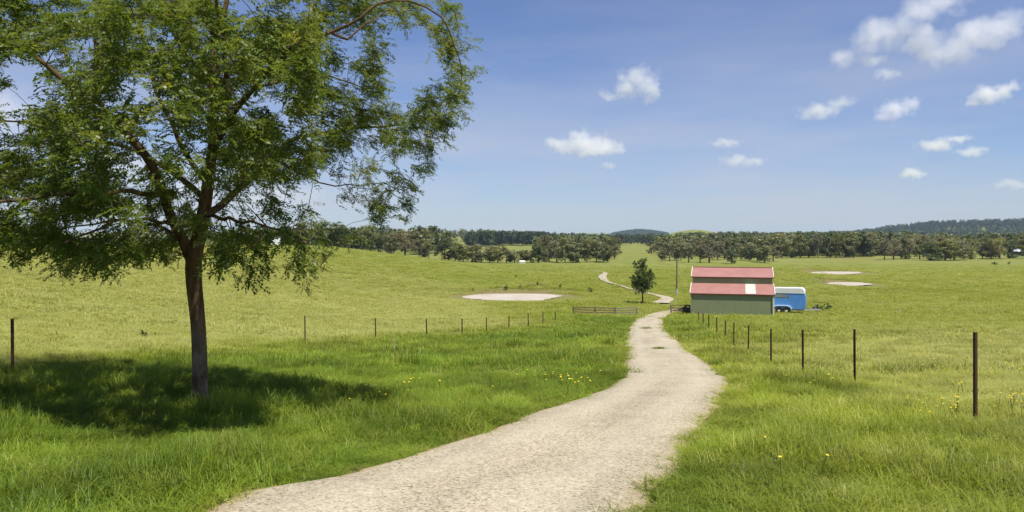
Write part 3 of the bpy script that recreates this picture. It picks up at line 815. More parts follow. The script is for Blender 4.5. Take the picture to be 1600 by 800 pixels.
# ---- small dark tree beside the drive
b = at(1004, 475); D = b.y; H = 73.0 / F * D
st_ = tag(empty('small_tree', b), 'small dense dark green tree standing alone on the grass beside the winding track', 'tree')
r = np.random.default_rng(5)
lob = [(0, 0, .30, .17, .17, .10), (-.12, .03, .40, .13, .14, .12), (.13, -.02, .40, .15, .15, .12), (0, .1, .45, .16, .16, .13), (.14, .05, .56, .12, .12, .13), (-.08, -.08, .56, .13, .13, .12),
       (.0, 0, .68, .13, .13, .12), (-.09, .03, .76, .09, .09, .09), (.02, .0, .85, .085, .085, .10), (.16, .0, .66, .07, .07, .08), (-.19, 0, .53, .07, .07, .06), (-.17, 0, .82, .045, .045, .05)]
cr, tr = leaf_blob_tree(55, H, lob, 3900, 0.25, 0.10, M_SMALL, M_BARK, 0.22)
for nm, me in (('crown', cr), ('trunk', tr)): link(nm, me, None, st_).scale = (1.0, 1.0, 1.07)

# ---- shrubs and saplings
SHR = [leaf_blob_tree(400 + i, 1.0, rand_lobes(90 + i, 6, 0.45, 0.22, 0.72, 0.26), 420, 0.16, 0.025, M_BUSH, M_BARK, 0.15) for i in range(3)]
SAP = leaf_blob_tree(420, 1.0, rand_lobes(99, 6, 0.10, 0.35, 0.92, 0.10), 260, 0.09, 0.014, M_BUSH, M_BARK, 0.3)
def shrub(px, py, hpx, wpx, label, k, name='shrub', cat='shrub', src=None):
    b = at(px, py); h = hpx / F * b.y; w = wpx / F * b.y
    e = tag(empty(name, b, random.uniform(0, 6)), label, cat)
    for nm, me in zip(('foliage', 'stem'), src or SHR[k]):
        o = link(nm, me, None, e); o.scale = (w * 0.8, w * 0.8, h)
shrub(1073, 489.5, 13, 20, 'dark scrubby bush at the left corner of the red-roofed shed', 0)
shrub(1276, 486, 11, 17, 'low dark green bush at the drawbar of the blue float', 1)
shrub(1292, 486, 13, 22, 'low dark bush, the farther one beyond the drawbar of the blue float', 2)
shrub(223, 528, 13, 20, 'small green weed clump alone in the pale paddock left of the trunk', 2)
shrub(739, 456, 7, 5, 'little bush at the left end of the big dam bank', 0)
shrub(790, 454, 9, 10, 'rounded green bush on the big dam bank', 1)
shrub(813, 451, 7, 5, 'small thin bush on the big dam bank beside the dark log', 2)
shrub(840, 447, 8, 9, 'dark leafy bush on the dam bank over the log', 0)
shrub(876, 450, 6, 6, 'small bush at the right end of the big dam bank', 1)
shrub(922, 457, 9, 9, 'bright green bush left of the winding track', 2)
shrub(806, 434, 6, 6, 'tiny dark bush out on the slope above the big dam', 0)
shrub(1398, 474, 12, 4, 'thin dark sapling alone in the right paddock, nearer the shed', 0, 'sapling', 'sapling', SAP)
shrub(1500, 474, 13, 4, 'thin dark sapling alone in the right paddock, farther from the shed', 0, 'sapling', 'sapling', SAP)
shrub(1555, 414, 5, 12, 'low brownish bush in front of the tree clump beyond the small dams', 1)
shrub(1577, 413, 5, 6, 'small brownish bush near the pale shed at the field edge', 2)
shrub(826, 514, 15, 8, 'tall reddish dock weed growing at the left paddock fence', 0, 'tall_weed', 'weed', SAP)
shrub(1216, 738, 24, 40, 'dark green broad-leaved weed in the near verge right of the drive', 2, 'tall_weed', 'weed')
for px, py, hp, lab in ((1010, 516, 5, 'green grass tuft in the middle of the drive, the farther one'), (1030, 549, 7, 'green grass tuft in the middle of the drive, the nearer one')):
    b = at(px, py); e = None
    r = np.random.default_rng(px); k = 420
    rad = 12.0 / F * b.y
    q = r.normal(0, 0.42, (k, 2)) * [rad, rad * 0.8]
    P = np.column_stack([q, np.full(k, 0.06 + 0.0009 * b.y)])
    d = np.column_stack([r.normal(0, 0.6, (k, 2)), np.ones(k)])
    s = r.uniform(0.5, 1.2, k) * hp / F * b.y * 0.6
    e = tag(empty('grass_tuft', b), lab, 'grass tuft')
    link('blades', leaf_quads(P, s, s * 0.12, d, r, 'blades'), M_TUFT, e)['kind'] = 'stuff'

# ---- log on the dam bank
b = at(840, 447)
lg = MB(); lg.tube([(-2.6, 0.2, 0.12), (-1, 0, 0.2), (0.7, -.1, 0.16), (2.3, 0.1, 0.2)], [0.08, 0.14, 0.15, 0.09], 7)
lg.tube([(0.6, -.1, 0.2), (0.9, -.2, 0.6)], [0.07, 0.03], 5)
o = lg.build('fallen_log', M_BARK); o.location = b; tag(o, 'dark fallen log lying along the bank behind the big dam', 'log')

# ------------------------------------------------------------------ the shed
TH = R(16)
fr = Vector((408.5 / F * 86.5, 86.5, 0))
ux, uy = Vector((math.cos(TH), -math.sin(TH), 0)), Vector((math.sin(TH), math.cos(TH), 0))
SL = 9.0
org = fr - ux * SL
ez = -(459.5 - HY) / F * 87.7            # height of the low eave
bz = float(terr(org.x + 4, org.y + 1)) - 0.1
shed = tag(empty('farm_shed', (org.x, org.y, bz), -TH), 'green steel farm shed with two red roof slopes, a raised centre and a white skylight', 'shed')
h0 = ez - bz; h1 = h0 + 0.98; h2 = h1 + 0.80; h3 = h2 + 1.02
d1, d2, d3 = 3.0, 6.0, 9.0               # lean-to, ridge, rear of the centre
print('shed eave height', h0)
def ribbed(o0, eu, ev, lu, lv, nrm, rib=0.025, step=0.30, base=0.0):
    """a sheet of trapezoidal ribs running along ev"""
    mb = MB(); o0, eu, ev, nrm = Vector(o0), Vector(eu), Vector(ev), Vector(nrm)
    prof_ = []; u = 0.0
    while u < lu - 1e-6:
        for a, hh in ((0, 0), (0.62, 0), (0.72, 1), (0.90, 1), (0.999, 0)):
            if u + a * step <= lu: prof_.append((u + a * step, hh * rib))
        u += step
    prof_.append((lu, 0))
    V = []
    for a, hh in prof_:
        p = o0 + eu * a + nrm * (hh + base); V += [p, p + ev * lv]
    mb.add(V, [(2 * i, 2 * i + 2, 2 * i + 3, 2 * i + 1) for i in range(len(prof_) - 1)])
    return mb
X, Y, Z = Vector((1, 0, 0)), Vector((0, 1, 0)), Vector((0, 0, 1))
def wall(name, o0, eu, lu, ht, nrm): return ribbed(o0, eu, Z, lu, ht, nrm, 0.011, 0.25).build(name, M_WALL, shed)
wall('front_wall', (0, 0, -0.7), X, SL, h0 + 0.7, -Y)
wall('clerestory_wall', (0, d1, h1 - 0.05), X, SL, h2 - h1 + 0.08, -Y)
wall('clerestory_wall', (SL, d3, h1 - 0.05), -X, SL, h2 - h1 + 0.08, Y)
wall('rear_wall', (SL, 12, -0.7), -X, SL, h0 + 0.7, Y)
for xx, sg in ((0.0, -1), (SL, 1)):
    mb = MB(); P = [(0, -0.7), (12, -0.7), (12, h0), (d3, h1), (d3, h2), (d2, h3), (d1, h2), (d1, h1), (0, h0)]
    mb.add([(xx, a, b_) for a, b_ in P], [(0, 1, 2, 3, 7, 8), (3, 4, 5, 6, 7)])
    mb.build('end_wall', M_WALL, shed)
OV = 0.14
def slope(name, ya, za, yb, zb, mat=M_ROOF):
    a, b_ = Vector((0, ya, za)), Vector((0, yb, zb)); d = (b_ - a).normalized(); nrm = Vector((1, 0, 0)).cross(d)
    if nrm.z < 0: nrm = -nrm
    a = a - d * 0.05 + nrm * 0.03
    ln = (b_ - a).length + 0.01
    r_ = ribbed(a - X * OV, X, d, SL + 2 * OV, ln, nrm, 0.009, 0.32)
    return r_.build(name, mat, shed), a, d, nrm, ln
low, la, ld, ln_, ll = slope('lower_roof', 0, h0, d1, h1)
up, ua, ud, un, ul = slope('upper_roof', d1, h2, d2, h3)
slope('lower_roof', 12, h0, d3, h1); slope('upper_roof', d3, h2, d2, h3)
sk = ribbed(la + X * 6.0 + ld * 0.06, X, ld, 1.12, ll - 0.16, ln_, 0.009, 0.28, 0.034); sk.build('skylight', M_SKYL, shed)
mb = MB(); mb.bar((-OV, d2, h3 + 0.055), (SL + OV, d2, h3 + 0.055), 0.34, 0.03); mb.build('ridge_cap', M_ROOF, shed)
for yy, zz, s in ((0, h0, -1), (d1, h2, -1), (12, h0, 1), (d3, h2, 1)):
    mb = MB(); mb.box((SL / 2, yy + s * 0.10, zz - 0.085), (SL + 2 * OV, 0.10, 0.13)); mb.build('gutter', M_GUTTER, shed)
for xx in (-OV - 0.035, SL + OV + 0.035):
    for a, b_ in (((0, h0), (d1, h1)), ((d1, h2), (d2, h3)), ((d3, h2), (d2, h3)), ((12, h0), (d3, h1))):
        p, q = Vector((xx, a[0], a[1] + 0.03)), Vector((xx, b_[0], b_[1] + 0.03)); dd = (q - p).normalized()
        mb = MB(); mb.bar(p - dd * 0.06, q, 0.065, 0.20); mb.build('barge_trim', M_CREAM, shed)
for xx in (-0.02, SL + 0.02):
    for yy in (-0.025, 12.025):
        mb = MB(); mb.box((xx, yy, (h0 - 0.8) / 2), (0.13, 0.11, h0 + 0.55)); mb.build('corner_trim', M_CREAM if xx > 1 else M_WALL, shed)
mb = MB(); mb.box((SL + 0.03, 6.0, 1.45), (0.05, 2.9, 2.9)); mb.build('roller_door', M_CREAM, shed)
mb = MB(); mb.tube([(SL - 0.12, -0.09, h0 - 0.15), (SL - 0.12, -0.07, -0.5)], [0.04, 0.04], 8); mb.build('downpipe', M_WALL, shed)

# ------------------------------------------------------------------ horse float
b = ground(1231.5, 92.0)
flt = tag(empty('horse_float', b, R(-24)), 'blue horse trailer with a white roof parked on the grass beside the shed', 'trailer'); flt.scale = (1.12, 1.12, 1.2)
def hull(prof_xz, y0, y1, inset=0.0):
    """side outline in x-z, extruded across y, with slightly drawn-in sides"""
    mb = MB(); k = len(prof_xz)
    cxm = sum(p[0] for p in prof_xz) / k; czm = sum(p[1] for p in prof_xz) / k
    ring = []
    for y, s in ((y0, inset), (y0 + 0.06, 0), (y1 - 0.06, 0), (y1, inset)):
        ring.append([(cxm + (p[0] - cxm) * (1 - s), y, czm + (p[1] - czm) * (1 - s)) for p in prof_xz])
    V = [p for q in ring for p in q]; f = []
    for i in range(3):
        for j in range(k): f.append((i * k + j, i * k + (j + 1) % k, (i + 1) * k + (j + 1) % k, (i + 1) * k + j))
    mb.add(V, f); mb.add(ring[0], [tuple(range(k))]); mb.add(ring[3], [tuple(range(k))[::-1]])
    return mb
# local x = length (nose to +x), y = across
hull([(-1.65, 0.52), (1.60, 0.52), (1.76, 0.8), (1.80, 1.5), (1.70, 2.06), (-1.65, 2.06)], -0.92, 0.92, 0.015).build('body', M_BLUE, flt)
hull([(-1.72, 2.063), (1.71, 2.063), (1.69, 2.32), (1.58, 2.52), (1.35, 2.60), (-1.2, 2.56), (-1.72, 2.48)], -0.95, 0.95, 0.03).build('roof', M_WHITE, flt)
mb = MB(); mb.box((-0.82, -0.925, 1.80), (1.35, 0.03, 0.30)); mb.build('window', M_GLASSY, flt)
mb = MB(); mb.box((0.12, -0.925, 1.78), (0.22, 0.03, 0.26)); mb.build('window', M_GLASSY, flt)
for yy in (-0.925, 0.925):
    mb = MB(); mb.box((-1.60, yy, 1.30), (0.13, 0.04, 1.5)); mb.build('corner_post', M_WHITE, flt)
mb = MB(); mb.box((1.765, -0.2, 1.55), (0.03, 1.2, 0.5), Matrix.Rotation(R(4), 3, 'Y')); mb.build('front_window', M_GLASSY, flt)
for yy in (-0.99, 0.99):
    mb = MB(); a = [(-1.38, 0.52), (-1.36, 0.76), (-1.12, 0.86), (-0.72, 0.88), (-0.10, 0.88), (0.28, 0.80), (0.44, 0.52)]
    V = [(x, yy - 0.12, z) for x, z in a] + [(x, yy + 0.12, z) for x, z in a] + [(x * .97 - .015, yy - 0.12, z - 0.06) for x, z in a]
    k = len(a); mb.add(V, [(i, i + 1, k + i + 1, k + i) for i in range(k - 1)] + [(2 * k + i, 2 * k + i + 1, i + 1, i) for i in range(k - 1)])
    mb.build('mudguard', M_WHITE, flt)
    for xx in (-0.85, -0.1):
        w = MB(); prof_w = [(0.30, -0.09), (0.335, -0.06), (0.335, 0.06), (0.30, 0.09), (0.19, 0.09), (0.19, -0.09)]
        V, f = [], []; ns = 20
        for i in range(ns):
            t = 2 * math.pi * i / ns
            V += [(xx + rr_ * math.cos(t), yy + o_, 0.335 + rr_ * math.sin(t)) for rr_, o_ in prof_w]
        for i in range(ns):
            for j in range(6): f.append((i * 6 + j, i * 6 + (j + 1) % 6, ((i + 1) % ns) * 6 + (j + 1) % 6, ((i + 1) % ns) * 6 + j))
        w.add(V, f, True); wh = w.build('wheel', M_RUBBER, flt)
        rm = MB(); rm.tube([(xx, yy - 0.07, 0.335), (xx, yy + 0.07, 0.335)], [0.12, 0.12], 16); rm.tube([(xx, yy - 0.10, 0.335), (xx, yy + 0.10, 0.335)], [0.05, 0.05], 10); rm.build('rim', M_WHITE, wh)
mb = MB(); mb.bar((-1.6, -0.7, 0.44), (1.6, -0.7, 0.44), 0.07, 0.12); mb.bar((-1.6, 0.7, 0.44), (1.6, 0.7, 0.44), 0.07, 0.12); mb.bar((-0.48, -0.9, 0.36), (-0.48, 0.9, 0.36), 0.08, 0.08); mb.build('chassis', M_GALV, flt)
mb = MB(); mb.bar((1.5, -0.6, 0.48), (3.0, 0, 0.48), 0.07, 0.10); mb.bar((1.5, 0.6, 0.48), (3.0, 0, 0.48), 0.07, 0.10); mb.box((3.12, 0, 0.5), (0.32, 0.12, 0.12)); mb.build('drawbar', M_GALV, flt)
mb = MB(); mb.tube([(2.75, 0.12, 0.1), (2.75, 0.12, 1.0)], [0.03, 0.03], 8); mb.tube([(2.75, 0.06, 0.12), (2.75, 0.18, 0.12)], [0.11, 0.11], 12); mb.build('jockey_wheel', M_GALV, flt)
# white drum beside the wheels
b2 = at(1239.5, 488)
mb = MB(); mb.tube([(0, 0, 0), (0, 0, 0.05), (0, 0, 0.28), (0, 0, 0.40), (0, 0, 0.44)], [0.20, 0.23, 0.23, 0.21, 0.12], 16)
dr = mb.build('drum', M_WHITE); dr.location = b2; tag(dr, 'small white drum standing on the grass under the blue float', 'drum')

# ------------------------------------------------------------------ power pole
b = at(1057.5, 461)
pole = tag(empty('power_pole', b), 'tall thin timber pole with a pale foot in the field left of the shed', 'pole')
ph = (461 - 404) / F * b.y
mb = MB(); mb.tube([(0, 0, -0.4), (0, 0, ph * 0.5), (0.03, 0, ph)], [0.15, 0.13, 0.11], 10); mb.build('shaft', M_POLE, pole)
mb = MB(); mb.tube([(0, 0, -0.2), (0, 0, 1.1)], [0.172, 0.166], 10); mb.build('foot_sleeve', M_GALV, pole)
mb = MB(); mb.tube([(0.03, 0, ph + 0.002), (0.03, 0, ph + 0.06)], [0.125, 0.10], 10); mb.build('cap', M_GALV, pole)

# ------------------------------------------------------------------ timber rail fence beside the drive
a, c = at(896, 493), at(991, 492)
c = Vector((c.x, (a.y + c.y) / 2 + 0.4, 0)); c.z = float(terr(c.x, c.y))
rf = tag(empty('rail_fence', a), 'three-panel timber rail fence on the grass left of the drive', 'fence')
H = 13.6 / F * a.y
st4 = [0.0, 0.335, 0.65, 1.0]
Q = [a + (c - a) * t for t in st4]
for p in Q: p.z = float(terr(p.x, p.y))
for i, p in enumerate(Q):
    q = p - a; mb = MB(); mb.tube([q + Vector((0, 0, -0.4)), q + Vector((0, 0, H * 0.6)), q + Vector((0, 0, H * 1.06))], [0.085, 0.08, 0.075], 8); mb.build('post', M_TIMBER if i < 3 else M_GREYTIMBER, rf)
for i in range(3):
    p, q = Q[i] - a, Q[i + 1] - a
    for j, hh in enumerate((0.16, 0.42, 0.68, 0.94)):
        z = H * hh; off = Vector((0, -0.10, 0)); jit = random.uniform(-0.03, 0.03)
        mb = MB(); mb.bar(p + off + Vector((0.02, 0, z + jit)), q + off + Vector((-0.02, 0, z - jit)), 0.04, 0.13 if i < 2 else 0.10); mb.build('rail', M_TIMBER if i < 2 else M_GREYTIMBER, rf)

# ---- gate across to the shed
a = at(1048.5, 490.5); e = Vector((org.x, org.y, 0)) + ux * (-0.35) + uy * 2.2; e.z = float(terr(e.x, e.y))
gt = tag(empty('farm_gate', a), 'brown timber gate with three bars between the drive and the shed corner', 'gate')
hp = 14.5 / F * a.y
mb = MB(); mb.tube([(0, 0, -0.4), (0, 0, hp)], [0.11, 0.10], 8); mb.build('post', M_GREYTIMBER, gt)
q = e - a
mb = MB(); mb.tube([q + Vector((0, 0, -0.4)), q + Vector((0, 0, hp))], [0.11, 0.10], 8); mb.build('post', M_TIMBER, gt)
for z in (0.35, 0.65, 0.95):
    mb = MB(); mb.bar((0.1, -0.08, z * hp), q + Vector((-0.1, -0.08, z * hp)), 0.05, 0.12); mb.build('bar', M_TIMBER, gt)
mb = MB(); mb.bar(Vector((0.12, -0.13, 0.36 * hp)), q + Vector((-0.12, -0.13, 0.94 * hp)), 0.04, 0.09); mb.build('brace', M_TIMBER, gt)

# ------------------------------------------------------------------ steel fence posts
def picket_mesh(h):
    """star picket: three flanges round a core, a point at the foot, notches up one flange"""
    mb = MB(); w, t = 0.034, 0.006
    for k in range(3):
        M = Matrix.Rotation(2 * math.pi * k / 3 + 0.5, 3, 'Z')
        P = [Vector((0, -t / 2, 0)), Vector((w, -t / 2, 0)), Vector((w, t / 2, 0)), Vector((0, t / 2, 0))]
        V = [M @ (p + Vector((0, 0, -0.3))) for p in P] + [M @ (p + Vector((0, 0, h))) for p in P]
        mb.add(V, [(0, 1, 5, 4), (1, 2, 6, 5), (2, 3, 7, 6), (4, 5, 6, 7), (3, 2, 1, 0)])
    for z in (0.35, 0.55, 0.75, 0.92):
        M = Matrix.Rotation(0.5, 3, 'Z'); mb.box(M @ Vector((w * 0.8, 0, 0)) + Vector((0, 0, h * z)), (0.012, 0.022, 0.012), M)
    return mb.mesh('fence_post')
def posts(lst, Wp, side, group):
    order = sorted(range(len(lst)), key=lambda i: Wp[i].y)
    for k, i in enumerate(order):
        p = Wp[i]; hh = (lst[i][1] - lst[i][2]) / F * p.y
        me = picket_mesh(hh); me.materials.append(M_RUST)
        me.materials[0] = M_RUST
        o = link('fence_post', me); o.location = p
        s = max(1.0, min(1.5, p.y / 30)); o.scale = (0.85 * s, 0.85 * s, 1)
        o.rotation_euler = (random.uniform(-0.02, 0.02), random.uniform(-0.025, 0.02), random.uniform(0, 6))
        first = {0: 'nearest the camera', len(order) - 1: 'farthest away, last'}.get(k, ORD[k] + ' from the camera')
        tag(o, f'rusty brown steel post, {first}, in the fence line {side} of the drive', 'fence post', group)
posts(RPOSTS, RW, 'right', 'steel posts of the fence right of the drive')
posts(LPOSTS, LW, 'left', 'steel posts of the fence left of the drive')
# survey stakes
def stake(px, py, hpx, lab, m1, m2=None):
    b = at(px, py); h = hpx / F * b.y
    e = tag(empty('stake', b), lab, 'stake')
    mb = MB(); mb.box((0, 0, h * 0.2), (0.032, 0.032, h * 0.8)); mb.build('shaft', m1, e)
    mb = MB(); mb.box((0, 0, h * 0.8 + 0.002), (0.036, 0.036, h * 0.4)); mb.build('tip', m2 or m1, e)
stake(616, 556, 28, 'short pale stake with an orange top in the grass before the left fence', M_CREAM, M_ORANGE)
stake(1406, 490, 8, 'little white stake in the right paddock beside the nearer sapling', M_WHITE)
stake(1585, 482, 9, 'little pale stake near the right end of the right paddock', M_CREAM)

# ------------------------------------------------------------------ far buildings
def far_house(px, D, up_, wpx, hpx, label, rz, roofm, wallm, name='farmhouse'):
    b = ground(px, D); b.z = max(b.z, -(up_ - HY) / F * D)
    w, h = wpx / F * D, hpx / F * D
    e = tag(empty(name, b, rz), label, 'house' if 'house' in name else 'shed')
    mb = MB(); mb.box((0, 0, h * 0.3 - 1.0), (w, w * 0.55, h * 0.6 + 2.0)); mb.build('wall', wallm, e)
    mb = MB(); y = w * 0.32; z0, z1 = h * 0.6 + 0.01, h
    mb.add([(-w * .53, -y, z0), (w * .53, -y, z0), (w * .53, y, z0), (-w * .53, y, z0), (-w * .47, 0, z1), (w * .47, 0, z1)], [(0, 1, 5, 4), (2, 3, 4, 5), (1, 2, 5), (3, 0, 4), (3, 2, 1, 0)])
    mb.build('roof', roofm, e)
    for sx in (-0.25, 0.25):
        mb = MB(); mb.box((w * sx, -w * 0.275 - 0.02, h * 0.32), (w * 0.14, 0.06, h * 0.25)); mb.build('window', M_GLASSY, e)
far_house(431, 262, 376, 13, 9, 'small pale farmhouse on the hill crest glimpsed under the shade tree', 0.2, M_GUTTER, M_WHITE)
far_house(1590, 395, 398, 26, 9, 'long low white shed beyond the trees at the right field edge', 0.15, M_WHITE, M_BUSH if False else M_WALL, 'machinery_shed')
far_house(816, 296, 411, 9, 4, 'tiny pale hut in front of the tree row behind the big dam', 0.1, M_WHITE, M_CREAM, 'hut')

# ------------------------------------------------------------------ scattered stuff through geometry nodes
def scatter(name, pts, rot, scl, idx_, sources, tint, val):
    col = bpy.data.collections.new(name + '_sources')
    for k, me in enumerate(sources):
        o = bpy.data.objects.new('%s_source_%02d' % (name, k), me); col.objects.link(o)
    nv = len(pts)
    me = bpy.data.meshes.new(name); me.vertices.add(nv); me.vertices.foreach_set('co', np.asarray(pts, np.float32).ravel())
    for an, typ, arr, key in (('rot', 'FLOAT_VECTOR', rot, 'vector'), ('scl', 'FLOAT_VECTOR', scl, 'vector'), ('pick', 'INT', idx_, 'value'), ('tint', 'FLOAT', tint, 'value'), ('val', 'FLOAT', val, 'value')):
        a = me.attributes.new(an, typ, 'POINT'); a.data.foreach_set(key, np.asarray(arr, np.int32 if typ == 'INT' else np.float32).ravel())
    me.update()
    ob = link(name, me)
    g = bpy.data.node_groups.new(name + '_scatter', 'GeometryNodeTree')
    g.interface.new_socket('Geometry', in_out='INPUT', socket_type='NodeSocketGeometry'); g.interface.new_socket('Geometry', in_out='OUTPUT', socket_type='NodeSocketGeometry')
    gi, go = g.nodes.new('NodeGroupInput'), g.nodes.new('NodeGroupOutput')
    ci = g.nodes.new('GeometryNodeCollectionInfo'); ci.inputs['Collection'].default_value = col; ci.inputs['Separate Children'].default_value = True; ci.inputs['Reset Children'].default_value = True
    ip = g.nodes.new('GeometryNodeInstanceOnPoints'); ip.inputs['Pick Instance'].default_value = True
    def na_(nm, t):
        q = g.nodes.new('GeometryNodeInputNamedAttribute'); q.data_type = t; q.inputs['Name'].default_value = nm; return q.outputs['Attribute']
    g.links.new(gi.outputs[0], ip.inputs['Points']); g.links.new(ci.outputs[0], ip.inputs['Instance'])
    g.links.new(na_('pick', 'INT'), ip.inputs['Instance Index']); g.links.new(na_('rot', 'FLOAT_VECTOR'), ip.inputs['Rotation']); g.links.new(na_('scl', 'FLOAT_VECTOR'), ip.inputs['Scale'])
    g.links.new(ip.outputs[0], go.inputs[0])
    md = ob.modifiers.new('scatter', 'NODES'); md.node_group = g
    return tag(ob, kind='stuff')

M_GRASS = leaf_mat('grass_blade', [(0, (0.11, 0.19, 0.014)), (0.6, (0.18, 0.26, 0.024)), (1, (0.34, 0.33, 0.09))], 0.45, 0.0, 'hue', True,
                   [(0.0, (0.175, 0.265, 0.034)), (0.4, (0.315, 0.355, 0.05)), (0.75, (0.41, 0.415, 0.115)), (1.0, (0.53, 0.52, 0.20))], 0.012)
def grass_clump(seed, nb, rad, h, wid, lean):
    r = np.random.default_rng(seed); V, Fc, Hh = [], [], []
    for _ in range(nb):
        a, q = r.uniform(0, 6.28), rad * math.sqrt(r.random())
        b0 = np.array([math.cos(a) * q, math.sin(a) * q, -0.03])
        t = r.uniform(0, 6.28); dr = np.array([math.cos(t), math.sin(t), 0]); sd_ = np.array([-dr[1], dr[0], 0]) * wid * r.uniform(0.7, 1.3)
        hh = h * r.uniform(0.45, 1.1); le = lean * r.uniform(0.2, 1.3) * hh
        p1 = b0 + dr * le * 0.22 + [0, 0, hh * 0.5]; p2 = b0 + dr * le * 0.7 + [0, 0, hh * 0.85]; p3 = b0 + dr * le * 1.25 + [0, 0, hh * (1.0 - 0.25 * le / hh)]
        k = len(V)
        V += [b0 - sd_, b0 + sd_, p1 - sd_ * .9, p1 + sd_ * .9, p2 - sd_ * .55, p2 + sd_ * .55, p3]
        Fc += [(k, k + 1, k + 3, k + 2), (k + 2, k + 3, k + 5, k + 4), (k + 4, k + 5, k + 6)]
        hv = np.clip(r.normal(0.45, 0.22), 0, 1); Hh += [hv] * 3
    me = bpy.data.meshes.new('grass_clump'); me.from_pydata([tuple(v) for v in V], [], Fc); me.update()
    at_ = me.attributes.new('hue', 'FLOAT', 'FACE'); at_.data.foreach_set('value', np.array(Hh, np.float32))
    me.polygons.foreach_set('use_smooth', np.ones(len(Fc), bool)); me.materials.append(M_GRASS)
    return me
SRC = [grass_clump(900 + k, 60, 0.17, 0.24, 0.0031, 0.95) for k in range(5)] + [grass_clump(920 + k, 60, 0.26, 0.25, 0.006, 0.75) for k in range(4)] + [grass_clump(940 + k, 60, 0.42, 0.26, 0.012, 0.65) for k in range(4)]
GP = []
def ss_line(x, y, a, b):
    d = np.array([b.x - a.x, b.y - a.y]); L2 = (d ** 2).sum()
    t = np.clip(((x - a.x) * d[0] + (y - a.y) * d[1]) / L2, 0, 1)
    return np.hypot(x - a.x - t * d[0], y - a.y - t * d[1])
def band(d0, d1, dens, src, k, hs, ws, half=0.78, margin=1.5):
    area_n = int(dens * half * (d1 * d1 - d0 * d0) + dens * 2 * margin * (d1 - d0))
    D = np.sqrt(rng.uniform(d0 * d0, d1 * d1, area_n)); x = rng.uniform(-1, 1, area_n) * (half * D + margin)
    inside = in_poly(x, D, ROAD_COARSE); dist = np.full(area_n, 9.0)
    nr_ = (D < 100)
    if nr_.any(): dist[nr_] = poly_dist(x[nr_], D[nr_], ROAD_COARSE)
    keep = ~(inside & (dist > 0.10 + 0.08 * rng.random(area_n)))
    if d0 < 100 and d1 > 60:                                         # the grassy middle of the drive by the gate
        sg = ss_line(x, D, at(1000, 498), at(1042, 488.5)); keep |= (sg < 0.28) & (rng.random(area_n) < 0.9)
    for cx, cy, rx, ry, zw in DAMS: keep &= np.hypot((x - cx) / (rx + 1.0), (D - cy + 2.0) / (ry + 3.4)) > 1.0
    if d1 > 75: keep &= ~((D > 80) & (D < 280) & (in_poly(x, D, TRACK_POLY) | in_poly(x, D + 2.5, TRACK_POLY) | in_poly(x, D + 5, TRACK_POLY)))
    if d0 > 140: keep &= rng.random(area_n) > ss((D - 170) / 120)
    rel = np.stack([(x - org.x), (D - org.y)], 1); lu = rel @ np.array(ux)[:2]; lv = rel @ np.array(uy)[:2]
    keep &= ~((lu > -0.1) & (lu < SL + 0.1) & (lv > -0.1) & (lv < 12.1))
    x, D, dist = x[keep], D[keep], dist[keep]; nk = len(x)
    dr_ = dryness(x, D)
    patch = fbm(x / 1.3, D / 1.3, 61, 3); big_ = fbm(x / 6, D / 6, 66, 2)
    hgt = hs * (0.22 + 1.9 * patch ** 1.7) * (1.0 - 0.5 * dr_) * np.clip(0.34 + dist * 1.0, 0.34, 1) * rng.uniform(0.75, 1.3, nk)
    sclw = ws * rng.uniform(0.8, 1.25, nk)
    tint = np.clip(dr_ * 0.95 + 0.30 * (big_ - 0.45) + 0.12 * rng.normal(size=nk) + 0.06 + 0.5 * (rng.random(nk) < 0.07) + 0.27 * ss((x - D * 0.1) / 2) * (1 - ss((D - 30) / 30)), 0, 1)
    va = 1.0 - 0.82 * np.maximum(dr_, ss((D - 20) / 60)); val = np.clip(0.5 + va * (1.3 * (fbm(x / 1.1, D / 1.1, 77, 3) - 0.5) + rng.normal(0, 0.17, nk)), 0, 1)
    GP.append((np.column_stack([x, D, terr(x, D)]), np.column_stack([rng.normal(0, 0.12, nk), rng.normal(0, 0.12, nk), rng.uniform(0, 6.28, nk)]),
               np.column_stack([sclw, sclw, hgt]), src + rng.integers(0, k, nk), tint, val))
band(2.6, 9, 60, 0, 5, 1.0, 0.95)
band(9, 18, 34, 0, 5, 1.1, 1.15)
band(18, 36, 13, 5, 4, 1.25, 1.2)
band(36, 75, 5.5, 9, 4, 1.2, 1.25)
band(75, 150, 1.7, 9, 4, 1.2, 2.2)
band(150, 290, 0.45, 9, 4, 1.3, 3.6, 0.78)
tag(scatter('grass', *[np.concatenate([g_[k] for g_ in GP]) for k in (0, 1, 2, 3)], SRC, *[np.concatenate([g_[k] for g_ in GP]) for k in (4, 5)]), 'long green pasture grass growing over the verges and paddocks')

